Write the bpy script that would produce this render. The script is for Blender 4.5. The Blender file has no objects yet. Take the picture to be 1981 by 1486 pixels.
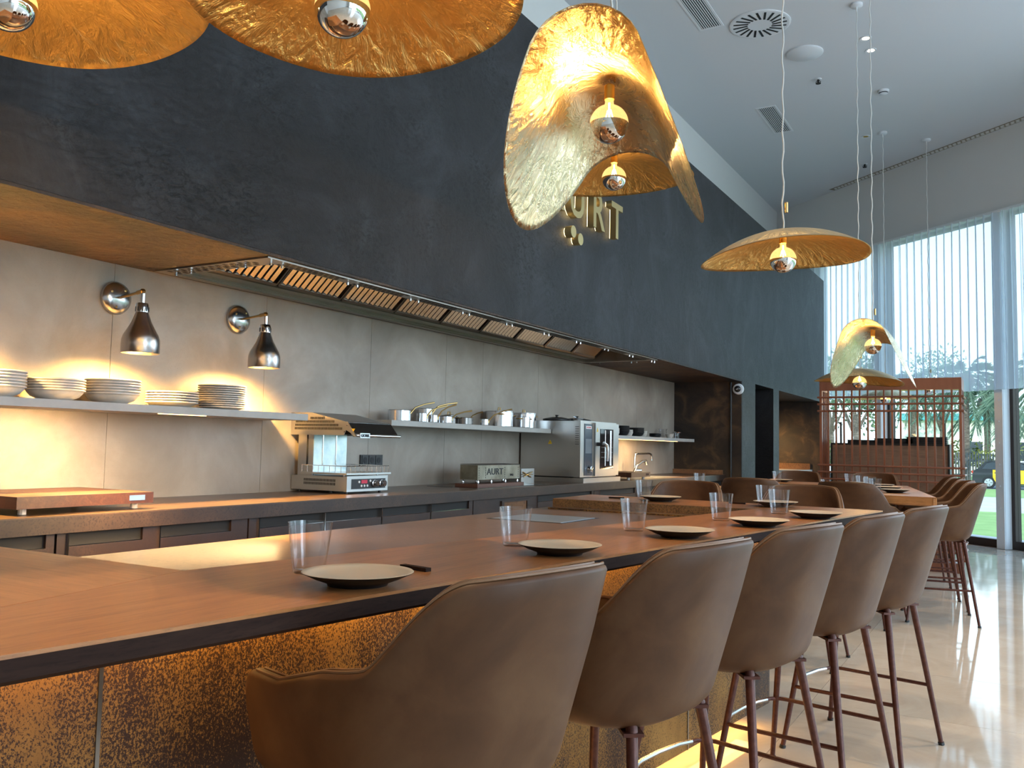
import bpy, bmesh, math, random
from mathutils import Vector, Matrix, Euler
from math import sin, cos, pi, radians, sqrt, atan2
random.seed(7)
C = bpy.context.scene.collection
SC = bpy.context.scene
E = 1.2                                   # eye height above the floor

# ------------------------------------------------------------------ camera
cam_d = bpy.data.cameras.new('camera'); cam = bpy.data.objects.new('camera', cam_d); C.objects.link(cam)
def _cam():
    p, r, y = radians(4.05), radians(1.15), radians(30.1)
    fwd = Vector((-sin(y)*cos(p), cos(y)*cos(p), sin(p)))
    right0 = Vector((cos(y), sin(y), 0)); up0 = right0.cross(fwd)
    right = right0*cos(r)+up0*sin(r); up = up0*cos(r)-right0*sin(r)
    m = Matrix((right, up, -fwd)).transposed().to_4x4()
    m.translation = (0, 0, E)
    cam.matrix_world = m
_cam()
cam_d.sensor_width = 36; cam_d.lens = 1700/1981*36; cam_d.clip_start = 0.05; cam_d.clip_end = 400
SC.camera = cam
# ------------------------------------------------------------------ exposure
vs = SC.view_settings
vs.view_transform = 'Standard'; vs.look = 'None'; vs.gamma = 1.0; vs.exposure = 0.35
try: vs.use_curve_mapping = False
except Exception: pass
# ------------------------------------------------------------------ world
W = bpy.data.worlds.new('world'); SC.world = W; W.use_nodes = True
nt = W.node_tree; nt.nodes.clear()
wo = nt.nodes.new('ShaderNodeOutputWorld'); bg = nt.nodes.new('ShaderNodeBackground')
tc = nt.nodes.new('ShaderNodeTexCoord'); sx = nt.nodes.new('ShaderNodeSeparateXYZ'); cr = nt.nodes.new('ShaderNodeValToRGB')
nt.links.new(tc.outputs['Generated'], sx.inputs[0]); nt.links.new(sx.outputs[2], cr.inputs[0])
cr.color_ramp.elements[0].position = 0.0; cr.color_ramp.elements[0].color = (.72, .90, 1.0, 1)
cr.color_ramp.elements[1].position = .7; cr.color_ramp.elements[1].color = (.38, .60, .95, 1)
nt.links.new(cr.outputs[0], bg.inputs[0]); bg.inputs[1].default_value = 2.6
nt.links.new(bg.outputs[0], wo.inputs[0])
# ------------------------------------------------------------------ sun (outside only: it comes from behind the building)
def light(name, kind, loc, energy, color, **k):
    d = bpy.data.lights.new(name, kind); d.energy = energy; d.color = color
    o = bpy.data.objects.new(name, d); C.objects.link(o); o.location = loc
    for a, b in k.items():
        if a == 'dir': o.rotation_euler = Vector(b).to_track_quat('-Z', 'Y').to_euler()
        elif a == 'rot': o.rotation_euler = b
        else: setattr(d, a, b)
    return o
light('sun', 'SUN', (0, -5, 20), 2.6, (1, .95, .86), dir=(-.25, .85, -.6), angle=.02)
# daylight through the big glazed walls: portals by the panes, plus two added fill areas
WP = Vector((-3.744, 15.877, 0)); WD = Vector((.784, -.621, 0)).normalized(); WN = Vector((-.621, -.784, 0)).normalized()   # window wall: origin, along, into the room
def wpt(s, off=0, z=0): return WP+WD*s+WN*off+Vector((0, 0, z))
DAY = (.66, .82, 1.0)
_pf = light('daylight_far', 'AREA', wpt(7.1, -.12, 2.2), 100, DAY, dir=WN, shape='RECTANGLE', size=13.6, size_y=4.4)
_ps = light('daylight_side', 'AREA', (7.19, 2.6, 2.2), 100, DAY, dir=(-1, 0, 0), shape='RECTANGLE', size=4.4, size_y=9.2)
_pf.data.cycles.is_portal = True; _ps.data.cycles.is_portal = True
light('day_fill_side', 'AREA', (6.8, 1.5, 3.2), 400, DAY, dir=(-1, .1, -.25), shape='RECTANGLE', size=2.2, size_y=8.5)  # added fill inside the room, lifts the interior beyond what the windows give
light('day_fill_far', 'AREA', wpt(10.2, .5, 3.0), 170, DAY, dir=WN+Vector((0, 0, -.2)), shape='RECTANGLE', size=5.5, size_y=2.4)  # second added fill, standing out of view in front of the glass
WARM = (1.0, .60, .26)
# ------------------------------------------------------------------ tagging
def tag(o, label=None, cat=None, group=None, kind=None):
    if label: o['label'] = label
    if cat: o['category'] = cat
    if group: o['group'] = group
    if kind: o['kind'] = kind
    return o
def thing(name, label, cat, loc=(0, 0, 0), rz=0, group=None, rot=None):
    o = bpy.data.objects.new(name, None); C.objects.link(o); o.empty_display_size = .1
    o.location = loc; o.rotation_euler = rot if rot else (0, 0, rz)
    return tag(o, label, cat, group)
def copy_tree(o, parent=None):
    c = o.copy(); C.objects.link(c)
    if parent: c.parent = parent
    for ch in KIDS.get(o.name, []):
        KIDS.setdefault(c.name, []).append(copy_tree(ch, c))
    return c
KIDS = {}
def link(name, me, parent=None, loc=None, rot=None):
    o = bpy.data.objects.new(name, me); C.objects.link(o)
    if parent is not None:
        o.parent = parent; KIDS.setdefault(parent.name, []).append(o)
    if loc is not None: o.location = loc
    if rot is not None: o.rotation_euler = rot
    return o
# ------------------------------------------------------------------ mesh builder
class MB:
    def __init__(s): s.bm = bmesh.new(); s.mi = 0
    def _f(s, vs):
        try:
            f = s.bm.faces.new(vs); f.material_index = s.mi; return f
        except ValueError: return None
    def box(s, x0, x1, y0, y1, z0, z1, M=None):
        P = [Vector((x, y, z)) for z in (z0, z1) for y in (y0, y1) for x in (x0, x1)]
        if M is not None: P = [M @ p for p in P]
        v = [s.bm.verts.new(p) for p in P]
        for q in ((0, 2, 3, 1), (4, 5, 7, 6), (0, 1, 5, 4), (1, 3, 7, 5), (3, 2, 6, 7), (2, 0, 4, 6)): s._f([v[i] for i in q])
        return s
    def obox(s, c, ax, ay, az):                     # oriented box: centre and three half axes
        c, ax, ay, az = map(Vector, (c, ax, ay, az))
        M = Matrix((ax, ay, az)).transposed().to_4x4(); M.translation = c
        return s.box(-1, 1, -1, 1, -1, 1, M)
    def ring(s, c, u, w, r, n): return [s.bm.verts.new(c+u*(r*cos(2*pi*i/n))+w*(r*sin(2*pi*i/n))) for i in range(n)]
    def tube(s, pts, r, n=8, closed=False, caps=True):
        pts = [Vector(p) for p in pts]; m = len(pts)
        rr = r if isinstance(r, (list, tuple)) else [r]*m
        rings = []; prev = None
        for i, p in enumerate(pts):
            a = pts[(i-1) % m] if (closed or i > 0) else p; b = pts[(i+1) % m] if (closed or i < m-1) else p
            t = (b-a).normalized()
            if prev is None:
                u = t.orthogonal().normalized()
            else:
                u = (prev-t*prev.dot(t)); u = u.normalized() if u.length > 1e-6 else t.orthogonal().normalized()
            prev = u; rings.append(s.ring(p, u, t.cross(u), rr[i], n))
        for k in range(m if closed else m-1):
            A, B = rings[k], rings[(k+1) % m]
            for i in range(n): s._f([A[i], A[(i+1) % n], B[(i+1) % n], B[i]])
        if caps and not closed: s._f(rings[0][::-1]); s._f(rings[-1])
        return s
    def cyl(s, p0, p1, r0, r1=None, n=16): return s.tube([p0, p1], [r0, r0 if r1 is None else r1], n)
    def lathe(s, prof, n=32, c=(0, 0, 0), M=None, cap=True):
        c = Vector(c); rings = []
        for r, z in prof:
            if r < 1e-6: ps = [Vector((0, 0, z))]
            else: ps = [Vector((r*cos(2*pi*i/n), r*sin(2*pi*i/n), z)) for i in range(n)]
            ps = [(M @ p if M else p)+c for p in ps]
            rings.append([s.bm.verts.new(p) for p in ps])
        for A, B in zip(rings, rings[1:]):
            if len(A) == 1 and len(B) == 1: continue
            for i in range(n):
                j = (i+1) % n
                if len(A) == 1: s._f([A[0], B[j], B[i]])
                elif len(B) == 1: s._f([A[i], A[j], B[0]])
                else: s._f([A[i], A[j], B[j], B[i]])
        return s
    def prism(s, poly, z0, z1):
        a = [s.bm.verts.new((x, y, z0)) for x, y in poly]; b = [s.bm.verts.new((x, y, z1)) for x, y in poly]
        s._f(a[::-1]); s._f(b); n = len(poly)
        for i in range(n): s._f([a[i], a[(i+1) % n], b[(i+1) % n], b[i]])
        return s
    def prism_dir(s, pts, d):                       # any planar 3D polygon pushed along d
        a = [s.bm.verts.new(p) for p in pts]; b = [s.bm.verts.new(Vector(p)+Vector(d)) for p in pts]
        s._f(a[::-1]); s._f(b); n = len(pts)
        for i in range(n): s._f([a[i], a[(i+1) % n], b[(i+1) % n], b[i]])
        return s
    def grid(s, P):
        V = [[s.bm.verts.new(p) for p in row] for row in P]
        for a, b in zip(V, V[1:]):
            for i in range(len(a)-1): s._f([a[i], a[i+1], b[i+1], b[i]])
        return V
    def mesh(s, name, mats, smooth=False, bevel=0, seg=2, recalc=True, ang=40):
        if bevel: bmesh.ops.bevel(s.bm, geom=[e for e in s.bm.edges if len(e.link_faces) == 2 and e.calc_face_angle(0) > .6], offset=bevel, segments=seg, affect='EDGES', clamp_overlap=True)
        if recalc: bmesh.ops.recalc_face_normals(s.bm, faces=s.bm.faces)
        me = bpy.data.meshes.new(name)
        if smooth or bevel:
            for f in s.bm.faces: f.smooth = True
            for e in s.bm.edges:
                if len(e.link_faces) == 2 and e.calc_face_angle(0) > radians(ang): e.smooth = False
        s.bm.to_mesh(me); s.bm.free()
        for m in (mats if isinstance(mats, (list, tuple)) else [mats]): me.materials.append(m)
        return me
    def build(s, name, mats, parent=None, loc=None, rot=None, **k): return link(name, s.mesh(name, mats, **k), parent, loc, rot)
def struct(name, mb, mats, parent=None, **k):
    o = mb.build(name, mats, parent, **k)
    if parent is None: o['kind'] = 'structure'
    return o
# ------------------------------------------------------------------ materials
def newmat(name):
    m = bpy.data.materials.new(name); m.use_nodes = True
    n = m.node_tree; b = n.nodes['Principled BSDF']; return m, n, b
def noise(n, scale, detail=4, rough=.55, coord='Object', stretch=None, dist=0):
    t = n.nodes.new('ShaderNodeTexCoord'); x = n.nodes.new('ShaderNodeTexNoise')
    x.inputs['Scale'].default_value = scale; x.inputs['Detail'].default_value = detail; x.inputs['Roughness'].default_value = rough
    x.inputs['Distortion'].default_value = dist
    src = t.outputs[coord]
    if stretch:
        mp = n.nodes.new('ShaderNodeMapping'); mp.inputs['Scale'].default_value = stretch; n.links.new(src, mp.inputs[0]); src = mp.outputs[0]
    n.links.new(src, x.inputs['Vector']); return x
def ramp(n, src, stops):
    r = n.nodes.new('ShaderNodeValToRGB'); el = r.color_ramp.elements
    while len(el) < len(stops): el.new(.5)
    for e, (p, c) in zip(el, stops): e.position = p; e.color = tuple(c)+(1,)
    n.links.new(src, r.inputs[0]); return r
def mixc(n, a, b, f, mode='MIX'):
    m = n.nodes.new('ShaderNodeMix'); m.data_type = 'RGBA'; m.blend_type = mode
    for s, v in ((6, a), (7, b), (0, f)):
        if hasattr(v, 'is_linked') or hasattr(v, 'links'): n.links.new(v, m.inputs[s])
        else: m.inputs[s].default_value = v if s == 0 else tuple(v)+(1,)
    return m.outputs[2]
def bump(n, b, src, strength, dist=.01, prev=None):
    k = n.nodes.new('ShaderNodeBump'); k.inputs['Strength'].default_value = strength; k.inputs['Distance'].default_value = dist
    n.links.new(src, k.inputs['Height'])
    if prev is not None: n.links.new(prev, k.inputs['Normal'])
    n.links.new(k.outputs[0], b.inputs['Normal']); return k.outputs[0]
def plain(name, col, rough=.5, metal=0, spec=None, emit=None, es=0, coat=0):
    m, n, b = newmat(name)
    b.inputs['Base Color'].default_value = tuple(col)+(1,); b.inputs['Roughness'].default_value = rough; b.inputs['Metallic'].default_value = metal
    if spec is not None: b.inputs['Specular IOR Level'].default_value = spec
    if coat: b.inputs['Coat Weight'].default_value = coat
    if emit: b.inputs['Emission Color'].default_value = tuple(emit)+(1,); b.inputs['Emission Strength'].default_value = es
    return m
def mottled(name, stops, scale, rough=.6, metal=0, detail=6, stretch=None, bs=0, bscale=None, bd=.01, fine=None, dist=0, coord='Object', rr=None):
    m, n, b = newmat(name)
    x = noise(n, scale, detail, .6, coord, stretch, dist); r = ramp(n, x.outputs['Fac'], stops); col = r.outputs[0]
    if fine:                                   # (scale, lo, hi, colour): speckle
        y = noise(n, fine[0], 3, .7, coord); f = ramp(n, y.outputs['Fac'], [(fine[1], (0, 0, 0)), (fine[2], (1, 1, 1))])
        col = mixc(n, col, fine[3], f.outputs[0])
    n.links.new(col, b.inputs['Base Color'])
    b.inputs['Roughness'].default_value = rough; b.inputs['Metallic'].default_value = metal
    if rr: q = ramp(n, x.outputs['Fac'], [(.3, (rr[0],)*3), (.7, (rr[1],)*3)]); n.links.new(q.outputs[0], b.inputs['Roughness'])
    if bs: z = noise(n, bscale or scale*6, 5, .65, coord); bump(n, b, z.outputs['Fac'], bs, bd)
    return m
M = {}
# dark trowelled plaster of the big hanging fascia
def fascia_mat():
    m, n, b = newmat('dark trowelled plaster')
    x = noise(n, 1.7, 9, .68, 'Object', (1, 1, 1), 1.0); r = ramp(n, x.outputs['Fac'], [(.30, (.009, .0075, .008)), (.5, (.016, .0145, .0165)), (.70, (.036, .037, .042))])
    w = noise(n, 42, 6, .8, 'Object', (1, .6, 1), .8); k = noise(n, 2.2, 3, .5)
    sp = ramp(n, w.outputs['Fac'], [(.50, (0, 0, 0)), (.56, (1, 1, 1))]); kk = ramp(n, k.outputs['Fac'], [(.44, (0, 0, 0)), (.58, (1, 1, 1))])
    f = mixc(n, sp.outputs[0], kk.outputs[0], 1.0, 'MULTIPLY')
    c = mixc(n, r.outputs[0], (.004, .0035, .0035), f); n.links.new(c, b.inputs['Base Color'])
    b.inputs['Roughness'].default_value = .56; b.inputs['Specular IOR Level'].default_value = .36
    o = bump(n, b, x.outputs['Fac'], .5, .03); bump(n, b, w.outputs['Fac'], .9, .006, o)
    return m
M['fascia'] = fascia_mat()
M['rustwall'] = mottled('rust brown plaster', [(.36, (.012, .009, .008)), (.52, (.032, .019, .012)), (.68, (.10, .055, .026))], 3.4, .6, detail=8, bs=.5, bscale=30, bd=.004, dist=.8)
M['soffit'] = mottled('rust brown soffit plaster', [(.36, (.010, .006, .004)), (.5, (.030, .015, .008)), (.64, (.075, .036, .013))], 3.2, .6, detail=8, bs=1.0, bscale=22, bd=.012, dist=.8)
M['stone'] = mottled('grey beige stone slab', [(.3, (.235, .19, .155)), (.5, (.31, .262, .215)), (.70, (.40, .35, .30))], 1.8, .48, detail=8, bs=.06, bscale=90, bd=.002, fine=(260, .62, .70, (.24, .21, .18)), dist=.5)
M['shelf'] = mottled('pale grey composite shelf', [(.3, (.33, .32, .30)), (.7, (.40, .39, .37))], 8, .5, bs=.03, bscale=120, bd=.002)
M['plaster'] = plain('white wall paint', (.66, .64, .62), .8)
M['ceil'] = plain('white ceiling paint', (.62, .62, .64), .85)
def wood_mat(name, c0, c1, c2, axis, rough=.36, k=1.0):
    m, n, b = newmat(name)
    st = {'y': (9, .55, 9), 'x': (.55, 9, 9), 'd': (6, 1.2, 6)}[axis]
    x = noise(n, 2.2*k, 8, .62, 'Object', st, 1.6); g = noise(n, 14*k, 6, .7, 'Object', tuple(v*1.6 for v in st), .3)
    r = ramp(n, x.outputs['Fac'], [(.3, c0), (.52, c1), (.75, c2)])
    f = ramp(n, g.outputs['Fac'], [(.50, (0, 0, 0)), (.72, (.7, .7, .7))])
    n.links.new(mixc(n, r.outputs[0], tuple(v*.5 for v in c0), f.outputs[0]), b.inputs['Base Color'])
    b.inputs['Roughness'].default_value = rough; bump(n, b, g.outputs['Fac'], .12, .002)
    return m
M['wood_y'] = wood_mat('orange brown oak along the bar', (.33, .120, .036), (.43, .165, .052), (.50, .210, .072), 'y', .30)
M['wood_x'] = wood_mat('orange brown oak across the bar', (.38, .155, .048), (.48, .205, .070), (.56, .26, .095), 'x', .32)  # lighter than wood_y: warm light on the near wing put into the colour
M['wood_dark'] = wood_mat('dark oak edge', (.022, .009, .006), (.030, .013, .008), (.040, .018, .011), 'y', .75)
M['wood_dark'].node_tree.nodes['Principled BSDF'].inputs['Specular IOR Level'].default_value = .15
M['corten'] = mottled('rust patina laminate', [(.28, (.20, .075, .018)), (.5, (.27, .11, .026)), (.72, (.36, .165, .042))], 2.2, .5, detail=6, fine=(170, .47, .53, (.030, .013, .007)), stretch=(1, 1, .6), bs=.15, bscale=150, bd=.001)
def corten2():
    m, n, b = newmat('speckled rust patina panel')
    x = noise(n, 2.0, 5, .6); r = ramp(n, x.outputs['Fac'], [(.3, (.17, .072, .016)), (.55, (.30, .145, .034)), (.75, (.44, .24, .062))])
    s = noise(n, 240, 4, .8, 'Object', (1, 1, .75)); d = noise(n, 3.0, 3, .6, 'Object', (1, 1, .45))
    a = n.nodes.new('ShaderNodeMath'); a.operation = 'MULTIPLY_ADD'; n.links.new(d.outputs['Fac'], a.inputs[0]); a.inputs[1].default_value = .55; n.links.new(s.outputs['Fac'], a.inputs[2])
    f = ramp(n, a.outputs[0], [(.745, (0, 0, 0)), (.775, (1, 1, 1))])
    n.links.new(mixc(n, r.outputs[0], (.030, .012, .007), f.outputs[0]), b.inputs['Base Color'])
    b.inputs['Roughness'].default_value = .55; b.inputs['Specular IOR Level'].default_value = .22; return m
M['corten'] = corten2()
M['counter'] = mottled('dark bronze laminate', [(.3, (.022, .012, .008)), (.5, (.038, .021, .013)), (.72, (.066, .037, .023))], 5, .42, detail=7, fine=(120, .52, .62, (.018, .011, .009)))
M['countertop'] = mottled('brown worktop laminate', [(.3, (.070, .040, .026)), (.6, (.10, .060, .038)), (.8, (.13, .08, .052))], 4, .30, detail=6, fine=(110, .55, .62, (.07, .045, .032)))
M['board_a'] = wood_mat('red brown board end', (.045, .014, .008), (.065, .021, .010), (.10, .036, .016), 'x', .4)
M['board_b'] = wood_mat('warm maple board', (.075, .026, .011), (.11, .042, .017), (.17, .070, .028), 'x', .4)
M['board_c'] = wood_mat('walnut board', (.058, .019, .009), (.085, .030, .013), (.13, .050, .021), 'x', .4)
M['inset'] = mottled('brown patina work surface', [(.3, (.13, .062, .030)), (.55, (.19, .095, .048)), (.75, (.24, .13, .07))], 3.4, .30, detail=7, stretch=(1, .5, 1), fine=(60, .54, .64, (.10, .05, .03)))
M['slab'] = mottled('ochre speckled edge', [(.35, (.17, .082, .026)), (.6, (.25, .13, .045))], 18, .5, fine=(150, .5, .58, (.09, .045, .018)))
M['drawer'] = mottled('bronze drawer front', [(.3, (.018, .009, .007)), (.55, (.034, .016, .011)), (.75, (.06, .028, .018))], 6, .45, fine=(120, .5, .58, (.025, .013, .010)))
M['recess'] = plain('dark steel recess', (.016, .014, .013), .6, 0, .3)
def leather():
    m, n, b = newmat('taupe brown leather')
    x = noise(n, 5.5, 7, .6, 'Object', None, .6); r = ramp(n, x.outputs['Fac'], [(.30, (.066, .027, .011)), (.5, (.090, .038, .016)), (.7, (.122, .058, .026))])
    n.links.new(r.outputs[0], b.inputs['Base Color']); b.inputs['Roughness'].default_value = .50; b.inputs['Specular IOR Level'].default_value = .30
    g = noise(n, 260, 3, .6); bump(n, b, g.outputs['Fac'], .06, .001)
    return m
M['leather'] = leather()
M['seam'] = plain('stitched leather piping', (.20, .10, .045), .5)
M['leg'] = mottled('red brown powder coated steel', [(.35, (.075, .022, .015)), (.65, (.12, .040, .027))], 60, .42, metal=.35, bs=.1, bscale=500, bd=.0006)
M['chrome'] = plain('polished steel', (.80, .80, .82), .10, 1)
M['steel'] = mottled('brushed stainless steel', [(.3, (.54, .53, .51)), (.7, (.60, .59, .57))], 1.2, .30, metal=1, detail=2)
M['steel_warm'] = mottled('brushed hood steel', [(.3, (.22, .19, .16)), (.7, (.30, .27, .23))], 3, .34, metal=1, stretch=(4, 1, 1), rr=(.28, .42))
M['baffle'] = plain('bright baffle steel', (.78, .74, .66), .22, 1)
M['chrome_grey'] = plain('satin chrome', (.50, .48, .47), .22, 1)
M['shade_steel'] = plain('spun aluminium', (.50, .47, .45), .26, 1)
M['heatbulb'] = plain('hot heat lamp bulb', (1, .8, .5), .5, emit=(1, .68, .32), es=16)
M['pan'] = plain('polished pan steel', (.66, .66, .68), .17, 1); M['steel_dark'] = plain('burnished dark pan', (.20, .18, .17), .25, .9)
M['dark'] = plain('black plastic', (.010, .010, .011), .42)
M['blackmat'] = plain('matt black', (.008, .008, .009), .6)
M['void'] = plain('unlit doorway depth', (.012, .013, .016), .8)  # near-black colour stands in for the shade deep in the doorway
M['brass'] = plain('brass', (.48, .31, .12), .28, 1)
M['plate_top'] = plain('cream glazed stoneware', (.74, .56, .37), .42)
M['plate_rim'] = plain('charcoal stoneware', (.010, .010, .012), .38)
M['bowl'] = mottled('off white stoneware', [(.4, (.55, .50, .45)), (.6, (.62, .57, .52))], 20, .35)
M['white'] = plain('white enamel', (.75, .75, .75), .4)
M['whiteplastic'] = plain('white plastic', (.68, .68, .70), .5)
M['copper'] = mottled('copper brown lacquer', [(.35, (.22, .078, .042)), (.65, (.30, .112, .062))], 7, .36, metal=.35, stretch=(1, 1, .2))
M['cabwood'] = wood_mat('pale walnut cabinet', (.20, .105, .062), (.26, .14, .085), (.31, .175, .11), 'x', .5, .6)
M['rope'] = plain('white twisted flex', (.62, .60, .56), .7)
M['steel_b'] = mottled('heat tinted shield', [(.3, (.42, .52, .54)), (.7, (.62, .68, .66))], 14, .34, metal=.9)
M['hoodgrey'] = plain('satin grey hood', (.30, .28, .27), .38, .9)
M['badge'] = plain('silver badge', (.55, .60, .66), .3, .8)
M['yellow'] = plain('yellow warning print', (.75, .48, .02), .5)
M['aged'] = mottled('heat stained steel', [(.35, (.20, .18, .13)), (.65, (.36, .33, .26))], 9, .4, metal=.8)
M['panelblue'] = plain('blue grey glass panel', (.05, .065, .085), .15)
M['frame'] = plain('brown anodised frame', (.055, .038, .032), .45, .5)
M['column'] = plain('pale grey painted steel', (.74, .76, .80), .45)
M['sign'] = plain('champagne gold letters', (.55, .42, .19), .35, .8)
M['glow'] = plain('warm sign halo', (1, .85, .5), .5, emit=(1.0, .78, .38), es=5.0)
M['led'] = plain('warm led strip', (1, .7, .3), .5, emit=(1.0, .60, .22), es=5.0)
M['spot'] = plain('lit downlight lens', (1, .9, .7), .5, emit=(1.0, .82, .55), es=22.0)
M['filament'] = plain('glowing filament', (1, .7, .3), .5, emit=(1.0, .62, .22), es=60.0)
M['sock'] = plain('lit brass socket', (.80, .50, .14), .3, 1)
def gold(name, c_in, rough, bs):
    m, n, b = newmat(name)
    tcn = n.nodes.new('ShaderNodeTexCoord'); mp = n.nodes.new('ShaderNodeMapping'); mp.inputs['Scale'].default_value = (26, 2.2, 1)
    n.links.new(tcn.outputs['UV'], mp.inputs[0])
    x = n.nodes.new('ShaderNodeTexNoise'); x.inputs['Scale'].default_value = 2.6; x.inputs['Detail'].default_value = 5; x.inputs['Roughness'].default_value = .6; x.inputs['Distortion'].default_value = .6
    n.links.new(mp.outputs[0], x.inputs['Vector'])
    y = noise(n, 9, 5, .65, 'Object', None, .8); z = noise(n, 3.5, 3, .5, 'Object')
    r = ramp(n, z.outputs['Fac'], [(.35, tuple(v*.9 for v in c_in)), (.65, c_in)])
    n.links.new(r.outputs[0], b.inputs['Base Color']); b.inputs['Metallic'].default_value = 1
    q = ramp(n, y.outputs['Fac'], [(.2, (rough*.85,)*3), (.8, (rough*1.15,)*3)]); n.links.new(q.outputs[0], b.inputs['Roughness'])
    o = bump(n, b, y.outputs['Fac'], bs*.35, .02)
    # ridges run outward and get stronger toward the rim
    sp = n.nodes.new('ShaderNodeSeparateXYZ'); n.links.new(tcn.outputs['UV'], sp.inputs[0])
    pw = n.nodes.new('ShaderNodeMath'); pw.operation = 'POWER'; n.links.new(sp.outputs[1], pw.inputs[0]); pw.inputs[1].default_value = 2.5
    ml = n.nodes.new('ShaderNodeMath'); ml.operation = 'MULTIPLY'; n.links.new(pw.outputs[0], ml.inputs[0]); n.links.new(x.outputs['Fac'], ml.inputs[1])
    bump(n, b, ml.outputs[0], bs, .02, o)
    return m
M['gold_in'] = gold('hammered gold leaf', (.92, .60, .20), .32, 1.3)
M['gold_out'] = gold('aged champagne brass', (.62, .47, .24), .34, .6)
M['silver_leaf'] = gold('champagne leaf', (.86, .68, .40), .28, 1.2)
def thin_glass(name, tint, gloss=.0, rough=.0, base=.04):
    m = bpy.data.materials.new(name); m.use_nodes = True; n = m.node_tree; n.nodes.clear()
    out = n.nodes.new('ShaderNodeOutputMaterial'); t = n.nodes.new('ShaderNodeBsdfTransparent'); g = n.nodes.new('ShaderNodeBsdfGlossy'); mx = n.nodes.new('ShaderNodeMixShader')
    t.inputs[0].default_value = tuple(tint)+(1,); g.inputs['Roughness'].default_value = rough
    lw = n.nodes.new('ShaderNodeLayerWeight'); p5 = n.nodes.new('ShaderNodeMath'); p5.operation = 'POWER'; p5.inputs[1].default_value = 5.0
    ma = n.nodes.new('ShaderNodeMath'); ma.operation = 'MULTIPLY_ADD'; ma.inputs[1].default_value = 1-base; ma.inputs[2].default_value = base
    n.links.new(lw.outputs['Facing'], p5.inputs[0]); n.links.new(p5.outputs[0], ma.inputs[0]); n.links.new(ma.outputs[0], mx.inputs[0]); n.links.new(t.outputs[0], mx.inputs[1]); n.links.new(g.outputs[0], mx.inputs[2]); n.links.new(mx.outputs[0], out.inputs[0])
    return m
M['glass'] = thin_glass('clear drinking glass', (.98, .98, .985), base=.045)
M['pane'] = thin_glass('window glass', (.94, .99, .99), base=.015)
M['bulbglass'] = thin_glass('bulb glass', (1, .93, .78))
_n = M['bulbglass'].node_tree; _o = [q for q in _n.nodes if q.type == 'OUTPUT_MATERIAL'][0]; _m = [q for q in _n.nodes if q.type == 'MIX_SHADER'][0]
_e = _n.nodes.new('ShaderNodeEmission'); _e.inputs[0].default_value = (1, .62, .22, 1); _e.inputs[1].default_value = .55; _a = _n.nodes.new('ShaderNodeAddShader')
_n.links.new(_m.outputs[0], _a.inputs[0]); _n.links.new(_e.outputs[0], _a.inputs[1]); _n.links.new(_a.outputs[0], _o.inputs[0])
M['darkglass'] = plain('dark oven glass', (.02, .018, .018), .05, 0)
def curtain_mat():
    m = bpy.data.materials.new('sheer white voile'); m.use_nodes = True; n = m.node_tree; n.nodes.clear()
    out = n.nodes.new('ShaderNodeOutputMaterial'); t = n.nodes.new('ShaderNodeBsdfTransparent'); tr = n.nodes.new('ShaderNodeBsdfTranslucent'); d = n.nodes.new('ShaderNodeBsdfDiffuse')
    m1 = n.nodes.new('ShaderNodeMixShader'); m2 = n.nodes.new('ShaderNodeMixShader')
    tr.inputs[0].default_value = (.80, .84, .92, 1); d.inputs[0].default_value = (.72, .74, .80, 1)
    m1.inputs[0].default_value = .45; n.links.new(tr.outputs[0], m1.inputs[1]); n.links.new(d.outputs[0], m1.inputs[2])
    m2.inputs[0].default_value = .58; n.links.new(t.outputs[0], m2.inputs[1]); n.links.new(m1.outputs[0], m2.inputs[2]); n.links.new(m2.outputs[0], out.inputs[0])
    return m
M['curtain'] = curtain_mat()
def tile_mat():
    m, n, b = newmat('polished beige marble')
    x = noise(n, 1.6, 8, .65, 'Object', None, 1.4); oi = n.nodes.new('ShaderNodeObjectInfo')
    r = ramp(n, x.outputs['Fac'], [(.3, (.55, .45, .35)), (.5, (.64, .54, .43)), (.62, (.69, .60, .49)), (.8, (.58, .48, .38))])
    rv = ramp(n, oi.outputs['Random'], [(0, (.93, .93, .93)), (1, (1, 1, 1))])
    n.links.new(mixc(n, r.outputs[0], rv.outputs[0], 1.0, 'MULTIPLY'), b.inputs['Base Color'])
    b.inputs['Roughness'].default_value = .055; b.inputs['Specular IOR Level'].default_value = .75
    w = noise(n, .9, 2, .4); bump(n, b, w.outputs['Fac'], .06, .02)
    return m
M['tile'] = tile_mat()
M['grout'] = plain('grout', (.30, .25, .20), .7)
M['grass'] = mottled('lawn', [(.3, (.17, .27, .06)), (.7, (.27, .38, .11))], 1.2, .9, bs=.6, bscale=20, bd=.05)
M['pave'] = mottled('pale paving', [(.4, (.42, .36, .36)), (.6, (.50, .44, .43))], .8, .8)
M['road'] = plain('asphalt', (.16, .17, .18), .9)
M['render'] = mottled('cream rendered facade', [(.4, (.80, .76, .60)), (.6, (.86, .84, .72))], .3, .8)
M['teal'] = plain('teal roof edge', (.15, .50, .50), .6)
M['bark'] = mottled('palm bark', [(.4, (.10, .075, .055)), (.6, (.20, .16, .12))], 4, .9, stretch=(1, 1, 4))
M['palm'] = plain('palm frond', (.12, .19, .12), .6)
M['leaf'] = mottled('tree leaves', [(.4, (.09, .15, .08)), (.6, (.20, .28, .13))], .6, .7)
M['hedge'] = mottled('sunlit shrub', [(.4, (.10, .13, .02)), (.6, (.28, .27, .06))], .8, .8)
M['fence'] = plain('grey fence paling', (.10, .10, .09), .8)
M['carblack'] = plain('black car paint', (.015, .016, .02), .2, coat=.6)
M['caryellow'] = plain('taxi yellow paint', (.80, .50, .01), .3, coat=.6)
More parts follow.
